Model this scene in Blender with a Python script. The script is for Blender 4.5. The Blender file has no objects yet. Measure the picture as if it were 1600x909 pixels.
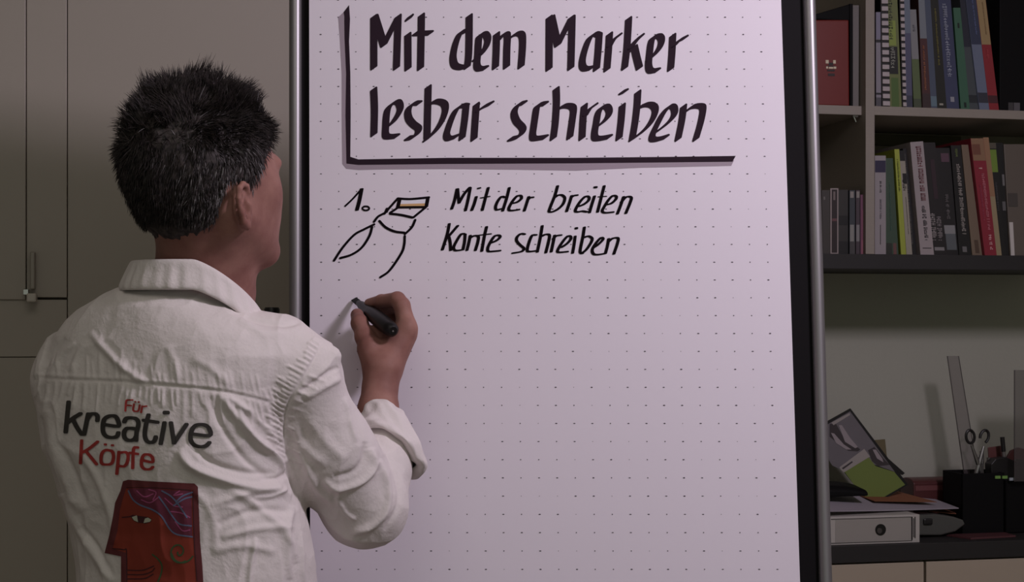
import bpy, bmesh, math, random
import numpy as np
from mathutils import Vector, Matrix
from mathutils.bvhtree import BVHTree
random.seed(7); RNG = np.random.default_rng(7)
SC = bpy.context.scene; COL = SC.collection

# ------------------------------------------------------------------ camera, world, light, exposure
F = 2400.0                      # focal length in pixels of the 1600 px wide frame
YAW = math.radians(12.4)        # the camera is turned this far to the right of the wall's normal
H = 1.40                        # camera height
HOR = 500.0                     # pixel row of the horizon
CY_, SY_ = math.cos(YAW), math.sin(YAW)
cam_d = bpy.data.cameras.new('camera'); cam = bpy.data.objects.new('camera', cam_d); COL.objects.link(cam)
cam.location = (0, 0, H); cam.rotation_euler = (math.pi/2, 0, -YAW)
cam_d.sensor_width = 36; cam_d.lens = F/1600*36; cam_d.shift_y = (HOR-454.5)/1600
cam_d.clip_start = .05
SC.camera = cam
SC.view_settings.view_transform = 'Standard'; SC.view_settings.look = 'None'
SC.view_settings.gamma = 1; SC.view_settings.use_curve_mapping = False
SC.view_settings.exposure = 0.0
def cw(p):                      # camera frame (x right, y forward, z up, from the lens) -> world
    x, y, z = p
    return (x*CY_+y*SY_, -x*SY_+y*CY_, z+H)
def cwa(a):
    a = np.asarray(a, float); return np.stack([a[:,0]*CY_+a[:,1]*SY_, -a[:,0]*SY_+a[:,1]*CY_, a[:,2]+H], 1)
W = bpy.data.worlds.new('world'); SC.world = W; W.use_nodes = True
W.node_tree.nodes['Background'].inputs[0].default_value = (.93, 1, .87, 1)
W.node_tree.nodes['Background'].inputs[1].default_value = .26
def area(name, loc, aim, size, power, color, spread=180):
    d = bpy.data.lights.new(name, 'AREA'); d.shape = 'SQUARE'; d.size = size; d.energy = power; d.color = color
    d.spread = math.radians(spread)
    o = bpy.data.objects.new(name, d); COL.objects.link(o); o.location = cw(loc)
    v = Vector(cw(aim))-Vector(cw(loc)); o.rotation_euler = v.to_track_quat('-Z', 'Y').to_euler(); return o
area('studio_lamp', (1.22, 1.2, 1.1), (.1, 2.1, -.05), .26, 19.0, (1, .875, 1.03))
area('ambient_fill', (-.3, .9, 1.05), (-.3, 1.3, -1), .9, 3.5, (1, .94, .86))  # added soft fill under the ceiling for the ambient level, no fixture

# ------------------------------------------------------------------ helpers
def lin(c):
    c = c/255; return c/12.92 if c <= .04045 else ((c+.055)/1.055)**2.4
MATS = {}
def mat(name, rgb, gain=1.0, rough=.6, metal=0.0, bump=0, scale=40, var=0, spec=.5, aniso=(1,1,1), alpha=1, trans=0, coat=0):
    if name in MATS: return MATS[name]
    m = bpy.data.materials.new(name); m.use_nodes = True; nt = m.node_tree; b = nt.nodes['Principled BSDF']
    c = [min(.92, lin(v)*gain) for v in rgb]
    b.inputs['Base Color'].default_value = (*c, 1); b.inputs['Roughness'].default_value = rough
    b.inputs['Metallic'].default_value = metal; b.inputs['Specular IOR Level'].default_value = spec
    b.inputs['Transmission Weight'].default_value = trans; b.inputs['Coat Weight'].default_value = coat
    b.inputs['Alpha'].default_value = alpha
    if bump or var:
        tc = nt.nodes.new('ShaderNodeTexCoord'); mp = nt.nodes.new('ShaderNodeMapping'); mp.inputs['Scale'].default_value = aniso
        nz = nt.nodes.new('ShaderNodeTexNoise'); nz.inputs['Scale'].default_value = scale; nz.inputs['Detail'].default_value = 5
        nt.links.new(tc.outputs['Object'], mp.inputs[0]); nt.links.new(mp.outputs[0], nz.inputs['Vector'])
        if bump:
            bp = nt.nodes.new('ShaderNodeBump'); bp.inputs['Strength'].default_value = bump; bp.inputs['Distance'].default_value = .002
            nt.links.new(nz.outputs['Fac'], bp.inputs['Height']); nt.links.new(bp.outputs[0], b.inputs['Normal'])
        if var:
            mx = nt.nodes.new('ShaderNodeMix'); mx.data_type = 'RGBA'
            mx.inputs['A'].default_value = (*[v*(1-var) for v in c], 1); mx.inputs['B'].default_value = (*[min(.95, v*(1+var)) for v in c], 1)
            nt.links.new(nz.outputs['Fac'], mx.inputs['Factor']); nt.links.new(mx.outputs['Result'], b.inputs['Base Color'])
    MATS[name] = m; return m
def tag(o, label=None, cat=None, group=None, kind=None):
    if label: o['label'] = label
    if cat: o['category'] = cat
    if group: o['group'] = group
    if kind: o['kind'] = kind
    return o
def thing(name, label, cat, loc, group=None):       # Empty at the base, loc in world
    o = bpy.data.objects.new(name, None); COL.objects.link(o); o.location = loc; o.empty_display_size = .05
    return tag(o, label, cat, group)
def wloc(o):
    v = Vector(o.location)
    while o.parent: o = o.parent; v += Vector(o.location)
    return v
def mesh(name, verts, faces, m, parent=None, base=None, smooth=False, label=None):
    """verts in world coordinates; linked as ONE object at its parent's (or its own base) origin"""
    verts = np.asarray(verts, float)
    if parent is not None: org = np.array(wloc(parent))
    else:
        org = np.array(base) if base is not None else np.array([(verts[:,0].min()+verts[:,0].max())/2, (verts[:,1].min()+verts[:,1].max())/2, verts[:,2].min()])
    me = bpy.data.meshes.new(name); me.from_pydata((verts-org).tolist(), [], [list(f) for f in faces])
    bm = bmesh.new(); bm.from_mesh(me); bmesh.ops.recalc_face_normals(bm, faces=bm.faces) if not smooth else None
    bm.to_mesh(me); bm.free()
    if smooth:
        for p in me.polygons: p.use_smooth = True
    if m: me.materials.append(m)
    o = bpy.data.objects.new(name, me); COL.objects.link(o)
    if parent is not None: o.parent = parent
    else: o.location = org
    if label: o['label'] = label
    return o
class MB:                                            # collects shapes in world coordinates
    def __init__(s): s.v = []; s.f = []
    def add(s, v, f):
        n = len(s.v); s.v += [tuple(p) for p in v]; s.f += [[i+n for i in q] for q in f]; return s
    def hexa(s, P):                                  # 8 corners: bottom 4 ccw, top 4
        return s.add(P, [(0,3,2,1),(4,5,6,7),(0,1,5,4),(1,2,6,5),(2,3,7,6),(3,0,4,7)])
    def box(s, x0, x1, y0, y1, z0, z1):
        return s.hexa([(x0,y0,z0),(x1,y0,z0),(x1,y1,z0),(x0,y1,z0),(x0,y0,z1),(x1,y0,z1),(x1,y1,z1),(x0,y1,z1)])
    def tube(s, pts, rad, n=12, cap=True):
        pts = [Vector(p) for p in pts]; rs = rad if isinstance(rad, (list, tuple)) else [rad]*len(pts); V = []; Fc = []
        prev = None
        for i, p in enumerate(pts):
            t = (pts[min(i+1, len(pts)-1)]-pts[max(i-1, 0)]).normalized()
            if prev is None: a = t.orthogonal().normalized()
            else: a = (prev-t*prev.dot(t)).normalized()
            prev = a; b = t.cross(a)
            for k in range(n):
                an = 2*math.pi*k/n; V.append(tuple(p+(a*math.cos(an)+b*math.sin(an))*rs[i]))
        for i in range(len(pts)-1):
            for k in range(n): Fc.append((i*n+k, i*n+(k+1)%n, (i+1)*n+(k+1)%n, (i+1)*n+k))
        if cap: Fc.append(tuple(range(n-1, -1, -1))); Fc.append(tuple((len(pts)-1)*n+k for k in range(n)))
        return s.add(V, Fc)
    def build(s, name, m, parent=None, smooth=False, bevel=0, base=None, label=None, seg=2):
        o = mesh(name, s.v, s.f, m, parent, base, False, label)
        if bevel:
            md = o.modifiers.new('bevel', 'BEVEL'); md.width = bevel; md.segments = seg; md.limit_method = 'ANGLE'
        if smooth:
            for p in o.data.polygons: p.use_smooth = True
            md = o.modifiers.new('split', 'EDGE_SPLIT'); md.split_angle = math.radians(40)
        return o
def RP(px, py, w):                                   # pixel ray -> world point on the plane y = w (parallel to the back wall)
    dx = (px-800)/F; dz = (HOR-py)/F
    u, v = dx*CY_+SY_, -dx*SY_+CY_
    t = w/v; return (u*t, w, dz*t+H)
def CP(px, py, d):                                   # pixel -> camera-frame point at depth d
    return ((px-800)/F*d, d, (HOR-py)/F*d)
# the flip chart's plane leans back a little
PB = .0897; PA = 2.165+PB*.369
def plane_d(py): return PA/(1-PB*(HOR-py)/F)
def CH(px, py, off=0.0):                             # point on the chart's plane, off metres proud of it (camera frame)
    d = plane_d(py); x, y, z = CP(px, py, d); return (x, y-off, z)
def catmull(P, n=6):
    if len(P) < 3: return [tuple(map(float, p)) for p in P]
    P = [np.array(p, float) for p in P]; Q = [2*P[0]-P[1]]+P+[2*P[-1]-P[-2]]; out = []
    for i in range(1, len(Q)-2):
        a, b, c, d = Q[i-1:i+3]
        for k in range(n):
            t = k/n; out.append(tuple(.5*((2*b)+(c-a)*t+(2*a-5*b+4*c-d)*t*t+(3*b-a-3*c+d)*t**3)))
    out.append(tuple(P[-1])); return out
def hull(pts):
    pts = sorted(set((round(a, 4), round(b, 4)) for a, b in pts))
    def half(ps):
        h = []
        for p in ps:
            while len(h) >= 2 and (h[-1][0]-h[-2][0])*(p[1]-h[-2][1])-(h[-1][1]-h[-2][1])*(p[0]-h[-2][0]) <= 0: h.pop()
            h.append(p)
        return h
    a, b = half(pts), half(pts[::-1]); return a[:-1]+b[:-1]
def pen(strokes, org, sc, nib, r, mapper, name, m, parent, taper=False, kind=None):
    V = []; Fc = []; ci = 0
    for st in strokes:
        P = [(org[0]+x/sc, org[1]+y/sc) for x, y in catmull(st)]
        for i in range(len(P)-1):
            pts = []
            for j, (x, y) in enumerate((P[i], P[i+1])):
                for sg in (-.5, .5):
                    for k in range(8):
                        a = math.pi*k/4+.39; pts.append((x+sg*nib[0]+r*math.cos(a), y+sg*nib[1]+r*math.sin(a)))
            h = hull(pts); n = len(V); ci += 1
            V += [mapper(x, y, (ci % 9)*1.2e-5) for x, y in h]; Fc.append(tuple(range(n, n+len(h))))
    o = mesh(name, V, Fc, m, parent)
    if kind: o['kind'] = kind
    return o
def poly(pts, mapper, name, m, parent):
    V = [mapper(x, y, 0) for x, y in pts]
    me_v = np.array(V); bm = bmesh.new(); vs = [bm.verts.new(v) for v in V]; f = bm.faces.new(vs); f.normal_update(); bmesh.ops.triangulate(bm, faces=[f], ngon_method='EAR_CLIP')
    bm.verts.index_update(); fs = [[v.index for v in f.verts] for f in bm.faces]; bm.free()
    return mesh(name, V, fs, m, parent)

# ------------------------------------------------------------------ implicit surfaces for the body and its clothes
class Field:
    def __init__(s, xs, ys, zs):
        s.g = [np.asarray(a, np.float32) for a in (xs, ys, zs)]
        s.f = np.full([len(a) for a in s.g], .5, np.float32)
    def _sl(s, lo, hi, pad):
        out = []
        for a, l, h in zip(s.g, lo, hi):
            i, j = np.searchsorted(a, l-pad), np.searchsorted(a, h+pad); out.append(slice(max(i-1, 0), max(j+1, 1)))
        return tuple(out)
    def _pts(s, sl): return [a[q].reshape([-1 if k == i else 1 for k in range(3)]) for i, (a, q) in enumerate(zip(s.g, sl))]
    def put(s, sl, d, k, sub=False):
        o = s.f[sl]
        if sub: d = -d; h = np.clip(.5-.5*(o-d)/max(k, 1e-6), 0, 1); s.f[sl] = o*(1-h)+d*h+k*h*(1-h) if k else np.maximum(o, d)
        else: h = np.clip(.5+.5*(o-d)/max(k, 1e-6), 0, 1); s.f[sl] = o*(1-h)+d*h-k*h*(1-h)
    def cone(s, a, b, ra, rb, k=.01, sub=False, sq=(1,1,1)):
        a = np.array(a, float); b = np.array(b, float); R = max(ra, rb)
        sl = s._sl(np.minimum(a, b)-R, np.maximum(a, b)+R, k+.03); X, Y, Z = s._pts(sl); ba = b-a; L = max(ba@ba, 1e-9)
        t = np.clip(((X-a[0])*ba[0]+(Y-a[1])*ba[1]+(Z-a[2])*ba[2])/L, 0, 1)
        d = np.sqrt(((X-a[0]-t*ba[0])/sq[0])**2+((Y-a[1]-t*ba[1])/sq[1])**2+((Z-a[2]-t*ba[2])/sq[2])**2)-(ra+t*(rb-ra))
        s.put(sl, d.astype(np.float32), k, sub)
    def chain(s, P, R, k=.01):
        for i in range(len(P)-1): s.cone(P[i], P[i+1], R[i], R[i+1], k)
    def ell(s, c, r, axes=None, k=.01, sub=False):
        c = np.array(c, float); R = max(r); sl = s._sl(c-R, c+R, k+.03); X, Y, Z = s._pts(sl); q = (X-c[0], Y-c[1], Z-c[2])
        A = np.eye(3) if axes is None else np.array(axes); u = [(q[0]*A[i][0]+q[1]*A[i][1]+q[2]*A[i][2]) for i in range(3)]
        k0 = np.sqrt(sum((u[i]/r[i])**2 for i in range(3))); k1 = np.sqrt(sum((u[i]/r[i]**2)**2 for i in range(3)))+1e-6
        s.put(sl, (k0*(k0-1)/k1).astype(np.float32), k, sub)
    def nets(s):
        f = s.f; ins = f < 0; nx, ny, nz = f.shape
        c = np.zeros((nx-1, ny-1, nz-1), np.uint8)
        for dx in (0,1):
            for dy in (0,1):
                for dz in (0,1): c += ins[dx:nx-1+dx, dy:ny-1+dy, dz:nz-1+dz]
        I, J, K = np.nonzero((c > 0) & (c < 8)); n = len(I)
        idx = np.full(c.shape, -1, np.int32); idx[I, J, K] = np.arange(n)
        acc = np.zeros((n, 3)); cnt = np.zeros(n); gx, gy, gz = s.g
        E = [((a,b,0),(a,b,1)) for a in (0,1) for b in (0,1)]+[((a,0,b),(a,1,b)) for a in (0,1) for b in (0,1)]+[((0,a,b),(1,a,b)) for a in (0,1) for b in (0,1)]
        for p, q in E:
            f0 = f[I+p[0], J+p[1], K+p[2]]; f1 = f[I+q[0], J+q[1], K+q[2]]; m = (f0 < 0) != (f1 < 0)
            t = np.where(m, f0/np.where(f0 == f1, 1, f0-f1), 0)
            P0 = np.stack([gx[I+p[0]], gy[J+p[1]], gz[K+p[2]]], 1); P1 = np.stack([gx[I+q[0]], gy[J+q[1]], gz[K+q[2]]], 1)
            acc += np.where(m[:,None], P0+(P1-P0)*t[:,None], 0); cnt += m
        V = acc/cnt[:,None]; Fs = []
        a = ins[:-1,1:-1,1:-1]; b = ins[1:,1:-1,1:-1]; i, j, k = np.nonzero(a != b); sg = a[i,j,k]; j += 1; k += 1
        q = np.stack([idx[i,j-1,k-1], idx[i,j,k-1], idx[i,j,k], idx[i,j-1,k]], 1); Fs.append(np.where(sg[:,None], q, q[:,::-1]))
        a = ins[1:-1,:-1,1:-1]; b = ins[1:-1,1:,1:-1]; i, j, k = np.nonzero(a != b); sg = a[i,j,k]; i += 1; k += 1
        q = np.stack([idx[i-1,j,k-1], idx[i-1,j,k], idx[i,j,k], idx[i,j,k-1]], 1); Fs.append(np.where(sg[:,None], q, q[:,::-1]))
        a = ins[1:-1,1:-1,:-1]; b = ins[1:-1,1:-1,1:]; i, j, k = np.nonzero(a != b); sg = a[i,j,k]; i += 1; j += 1
        q = np.stack([idx[i-1,j-1,k], idx[i,j-1,k], idx[i,j,k], idx[i-1,j,k]], 1); Fs.append(np.where(sg[:,None], q, q[:,::-1]))
        return V, np.concatenate(Fs)
def smoothv(V, Fq, it=2, lam=.5):
    e = np.concatenate([Fq[:,[0,1]], Fq[:,[1,2]], Fq[:,[2,3]], Fq[:,[3,0]]]); e = np.concatenate([e, e[:,::-1]])
    cnt = np.bincount(e[:,0], minlength=len(V))+1e-9
    for _ in range(it):
        for l in (lam, -lam*.96):
            av = np.stack([np.bincount(e[:,0], V[e[:,1], c], minlength=len(V)) for c in range(3)], 1)/cnt[:,None]; V = V+(av-V)*l
    return V
def vnorm(V, Fq):
    n = np.cross(V[Fq[:,2]]-V[Fq[:,0]], V[Fq[:,3]]-V[Fq[:,1]]); N = np.zeros_like(V)
    for c in range(4):
        for a in range(3): N[:,a] += np.bincount(Fq[:,c], n[:,a], minlength=len(V))
    return N/(np.linalg.norm(N, axis=1)[:,None]+1e-12)
def steps(*seg):                                     # (start, end, step), ...
    out = []
    for a, b, h in seg: out.append(np.arange(a, b-h*.3, (b-a)/max(1, round((b-a)/h)))[:max(1, round((b-a)/h))])
    return np.concatenate(out+[[seg[-1][1]]])
def px_of(V): return 800+V[:,0]/V[:,1]*F, HOR-V[:,2]/V[:,1]*F
#@@STRUCT
# ------------------------------------------------------------------ structure
WALLW = 3.42; SH = 3.10                              # back wall, front plane of the shelving
m_wall = mat('painted_wall', (110,110,101), 2.9, .9, bump=.15, scale=120, var=.03)
m_floor = mat('floor_boards', (92,80,68), 2, .5, bump=.1, scale=8, var=.15, aniso=(1,8,1))
m_cab = mat('cabinet_lacquer', (120,114,106), 2.35, .45, bump=.03, scale=200)
m_gap = mat('dark_gap', (40,36,32), 1, .9)
b = MB(); b.box(-2.2, 2.8, -1.5, WALLW+.1, -.1, 0); tag(b.build('floor', m_floor), kind='structure')
b = MB(); b.box(-2.2, 2.8, WALLW, WALLW+.1, 0, 2.62); tag(b.build('wall_back', m_wall), kind='structure')
b = MB(); b.box(-2.3, -2.2, -1.5, WALLW+.1, 0, 2.62); tag(b.build('wall_left', m_wall), kind='structure')
b = MB(); b.box(2.8, 2.9, -1.5, WALLW+.1, 0, 2.62); tag(b.build('wall_right', m_wall), kind='structure')
m_ceil = mat('ceiling_paint', (150,148,140), 2, .9)
b = MB(); b.box(-2.3, 2.9, -1.5, WALLW+.1, 2.62, 2.72); tag(b.build('ceiling', m_ceil), kind='structure')

# tall cupboard on the left
CW = 2.98
def ux(px, w=CW, py=300): return RP(px, py, w)[0]
def zz(px, py, w): return RP(px, py, w)[2]
cab = thing('tall_cupboard', 'tall plain off-white cupboard filling the wall left of the flip chart', 'cupboard', (-.9, CW+.2, 0))
x41, x105, x452 = ux(41), ux(105), .32
b = MB(); b.box(-1.75, x452, CW+.022, WALLW-.004, 0, 2.45); b.build('carcass', mat('cabinet_core', (90,85,78), 2.0, .7), cab)
def cpanel(name, x0, x1, z0, z1, w=CW):
    b = MB(); b.box(x0+.0007, x1-.0007, w, CW+.022, z0+.0007, z1-.0007); return b.build(name, m_cab, cab, bevel=.001)
z469, z558 = zz(20, 468.5, CW), zz(20, 558, CW)
z465 = zz(80, 465, CW)
cpanel('door', -1.75, x41, z469, 2.45, CW-.004)
d2 = cpanel('door', x41, x105, z465, 2.45)
cpanel('panel', -1.75, x105, z558, z465-.003, CW+.002)
cpanel('panel', -1.75, x105, .08, z558, CW)
cpanel('panel', x105, x452, .08, 2.45, CW+.003)
m_chrome = mat('chrome', (200,198,195), 1.0, .18, 1.0)
m_alu = mat('matt_grey_bar', (118,112,104), 1.9, .4, .2)
b = MB(); b.box(ux(48.5), ux(56), CW-.022, CW, zz(50,452,CW), zz(50,394,CW)); bar = b.build('handle', m_alu, cab, bevel=.002)
kx, kz = ux(49.5), zz(49, 462, CW)
b = MB(); b.box(kx-.006, kx+.011, CW-.04, CW-.004, kz-.012, kz+.004); b.build('knob', mat('pale_knob', (150,144,136), 2.0, .3), cab, bevel=.003, label='pale square knob with chrome latch')
b = MB(); b.box(kx-.013, kx-.003, CW-.028, CW, kz+.001, kz+.012); b.build('latch', m_chrome, cab, bevel=.001)

# small black cap standing behind the shoulder: top end of a black holder on a thin post
m_black = mat('black_plastic', (26,24,24), 1.3, .4)
bx0 = cw(CP(425, 486, 2.45))
t = thing('camera_post', 'black round cap on thin post, showing above the shoulder beside the chart frame', 'stand', (bx0[0], bx0[1], 0))
b = MB(); b.tube([(bx0[0], bx0[1], .02), (bx0[0], bx0[1], bx0[2]-.05)], .008, 12); b.build('post', m_black, t, smooth=True)
b = MB(); b.tube([(bx0[0], bx0[1], bx0[2]-.06), (bx0[0], bx0[1], bx0[2]+.003), (bx0[0], bx0[1], bx0[2]+.006)], [.0115, .0125, .011], 20); b.build('cap', m_black, t, smooth=True)
b = MB(); b.tube([(bx0[0], bx0[1], 0), (bx0[0], bx0[1], .02)], .11, 24); b.build('base', m_black, t, bevel=.004)

# ------------------------------------------------------------------ flip chart
m_board = mat('black_board', (20,17,20), .7, .7, spec=.15)
m_silver = mat('silver_tube', (150,147,149), 1.0, .42, .75)
m_paper = mat('white_paper', (236,228,238), 1.0, .8, bump=.02, scale=60)
def xL(y): return 483+.0018*y
def xR(y): return 1220.5+.0325*y
fc_base = cw((.06, 2.26, -H))
fc = thing('flip_chart', 'flip chart easel with black board and silver tube sides', 'flip chart', fc_base)
YT, YB = -140, 1010                                   # pixel rows of the board's ends, beyond the frame
def slab(x0t, x1t, x0b, x1b, yt, yb, f0, f1):         # box on the chart's plane between offsets f0 (front) and f1 (back)
    P = [CH(x0b, yb, f0), CH(x1b, yb, f0), CH(x1b, yb, f1), CH(x0b, yb, f1), CH(x0t, yt, f0), CH(x1t, yt, f0), CH(x1t, yt, f1), CH(x0t, yt, f1)]
    return [cw(p) for p in P]
def rT(y): return 1265+.0285*y                         # axis of the right tube
b = MB(); b.hexa(slab(464, rT(YT), 464, rT(YB), YT, YB, -.006, -.022)); b.build('board', m_board, fc, bevel=.002)
for nm, xt, xb in (('side_tube', 461, 461), ('side_tube', rT(YT), rT(YB))):
    a = Vector(CH(xt, YT, -.004)); c = Vector(CH(xb, YB, -.004)); b = MB()
    b.tube([cw(a), cw(a.lerp(c, .5)), cw(c)], .0092, 28); b.build(nm, m_silver, fc, smooth=True)
for yt, yb in ((YT-24, YT), (YB, YB+20)):
    b = MB(); b.hexa(slab(455, rT(yt)+6, 455, rT(yb)+6, yt, yb, .004, -.022)); b.build('rail', m_silver, fc, bevel=.003)
b = MB(); b.hexa(slab(480, 1210, 480, 1210, YT-20, YT+5, .016, .004)); b.build('clamp', m_board, fc, bevel=.002)
for sx, dy in ((500, -.18), (1220, -.18), (860, .75)):
    top = Vector(CH(sx, YT+60 if dy > 0 else YB-60, -.035)); foot = Vector((top.x+(0 if dy > 0 else (sx-860)/6000), 2.24+(dy if dy > 0 else -.02), -H+.012))
    b = MB(); b.tube([cw(top), cw(foot)], .011, 16); lg = b.build('leg', m_silver, fc, smooth=True)
    b = MB(); b.tube([cw(foot+Vector((0,0,.03))), cw(foot-Vector((0,0,.012)))], .015, 16); b.build('rubber_foot', m_black, lg)
# the pad of paper
pad_base = cw(CH(865, YB, .0))
pad = thing('paper_pad', 'large white dotted paper pad clamped to the chart, lettered with a marker', 'paper', pad_base)
def pcell(y, off0, off1): return [CH(xL(y), y, off0), CH(xR(y), y, off0), CH(xR(y), y, off1), CH(xL(y), y, off1)]
b = MB(); b.hexa([cw(p) for p in pcell(YB-5, -.0005, -.0055)]+[cw(p) for p in pcell(YT+2, -.0005, -.0055)]); b.build('page_block', m_paper, pad)
# top sheet, one fine grid, its right edge lifting a little
V = []; Fc = []; NX, NY = 40, 60
for j in range(NY+1):
    y = YT+2+(YB-7-YT)*j/NY
    for i in range(NX+1):
        s = i/NX; x = xL(y)+(xR(y)-xL(y))*s
        V.append(cw(CH(x, y, 0.0)))
for j in range(NY):
    for i in range(NX): a = j*(NX+1)+i; Fc.append((a, a+1, a+NX+2, a+NX+1))
mesh('top_sheet', V, Fc, m_paper, pad, smooth=True)
def on_paper(x, y, e=0): return cw(CH(x, y, .0006+e))
m_ink = mat('marker_ink', (50,37,47), .9, .8, spec=.1)
m_ink2 = mat('marker_ink_black', (18,9,15), .8, .8, spec=.1)
m_ink3 = mat('grey_ink', (134,122,132), 1.55, .8)
m_gold = mat('ochre_ink', (160,128,88), 1.9, .8)
m_dot = mat('printed_dot', (70,58,68), .8, .8)
# printed dot grid
V = []; Fc = []
z0 = CH(600, 437.2)[2]
for r in range(-30, 40):
    z = z0-r*.02556; d = PA+PB*z; y = HOR-z/d*F
    if y < YT+20 or y > YB-15: continue
    for k in range(26):
        fr = (501.9+27.95*k-xL(437))/(xR(437)-xL(437)); x = xL(y)+fr*(xR(y)-xL(y))
        if fr > .99: continue
        h = random.random(); a, c = (1.7+h*.5, .75+.3*random.random()) if h > .55 else (1.15, 1.0); a *= .8; c *= .8
        if h < .18: a *= .6; c *= .6
        n = len(V); V += [cw(CH(x+dx*a, y+dy*c, .0003)) for dx, dy in ((-1,-.4),(-.4,-1),(.4,-1),(1,-.4),(1,.4),(.4,1),(-.4,1),(-1,.4))]; Fc.append(tuple(range(n, n+8)))
tag(mesh('printed_dots', V, Fc, m_dot, pad), kind='stuff')
NB = (8.7, -6.2); RB = 1.55
HEAD = {
 'lettering_mit': ((570,10), 7.577, [[(107,124),(107,725)],[(120,122),(225,458)],[(225,458),(392,124)],[(395,120),(391,250),(375,727)],[(510,335),(512,737)],[(515,150),(540,120)],[(670,107),(668,300),(660,732)],[(600,322),(775,315)]]),
 'lettering_dem': ((690,10), 7.571, [[(327,115),(325,400),(318,600),(302,718)],[(285,297),(225,312),(175,410),(142,540),(136,630),(160,700),(230,722),(285,712)],[(400,625),(470,560),(528,470),(545,380),(510,326),(450,348),(436,420),(428,560),(417,690),(445,737),(520,728)],[(650,328),(646,520),(637,722)],[(662,410),(710,350),(765,328),(778,372),(772,500),(768,715)],[(815,372),(870,332),(925,322),(955,362),(956,500),(940,712)]]),
 'lettering_mar': ((845,10), 7.571, [[(100,132),(97,740)],[(128,128),(200,457)],[(200,457),(362,132)],[(370,132),(364,400),(355,730)],[(690,340),(640,328),(575,380),(525,500),(492,630),(495,710),(530,738),(600,728)],[(690,345),(678,520),(658,742)],[(812,330),(802,500),(782,748)],[(800,490),(850,405),(925,342)]]),
 'lettering_ker': ((960,10), 7.576, [[(168,148),(160,300),(145,520),(120,730)],[(150,560),(235,430),(318,348)],[(235,480),(262,600),(295,728)],[(405,630),(480,562),(538,480),(557,400),(528,353),(460,368),(432,430),(415,560),(404,700),(430,762),(510,755)],[(690,347),(680,560),(665,742)],[(700,470),(760,410),(838,368)]]),
 'lettering_les': ((570,125), 8.267, [[(115,122),(125,380),(118,702)],[(300,598),(370,535),(440,425),(458,350),(428,285),(360,305),(300,370),(278,470),(270,600),(268,705),(305,732),(412,724)],[(700,298),(645,302),(585,340),(556,410),(570,500),(625,570),(692,625),(678,690),(620,738),(552,752)]]),
 'lettering_bar': ((660,125), 8.267, [[(75,92),(68,400),(60,735)],[(100,310),(165,278),(240,285),(288,320),(294,400),(250,530),(165,660),(45,772)],[(570,335),(520,332),(445,375),(385,480),(330,630),(312,715),(345,755),(440,728)],[(563,345),(545,520),(512,752)],[(697,317),(685,480),(666,762)],[(715,400),(795,345),(885,302)]]),
 'lettering_sch': ((785,125), 8.267, [[(280,295),(210,318),(162,380),(152,450),(185,535),(250,605),(265,655),(230,715),(170,745),(105,762)],[(555,305),(490,315),(445,350),(422,480),(400,630),(390,715),(415,755),(555,737)],[(694,115),(698,300),(682,560),(657,752)],[(730,370),(800,335),(880,338),(917,380),(902,520),(870,742)],[(1058,330),(1042,500),(1028,752)],[(1060,470),(1115,385),(1195,325)]]),
 'lettering_eiben': ((905,125), 7.805, [[(195,585),(290,515),(350,445),(366,380),(335,325),(268,340),(228,410),(208,520),(187,640),(195,705),(255,712),(368,692)],[(525,310),(510,500),(485,712)],[(520,152),(562,135)],[(714,150),(704,320),(680,520),(648,710)],[(740,330),(820,300),(890,308),(927,360),(905,455),(840,560),(740,655),(642,722)],[(960,618),(1050,550),(1130,470),(1163,400),(1150,332),(1095,328),(1020,410),(950,540),(895,660),(893,718),(955,722),(1060,692)],[(1272,322),(1250,500),(1205,720)],[(1305,380),(1385,325),(1480,318),(1508,360),(1480,520),(1422,720)]]),
}
for nm, (org, sc, st) in HEAD.items():
    pen(st, org, sc, NB, RB, on_paper, 'heading_lettering', m_ink, pad)
NS = (2.8, -.6); RS = 1.2
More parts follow.
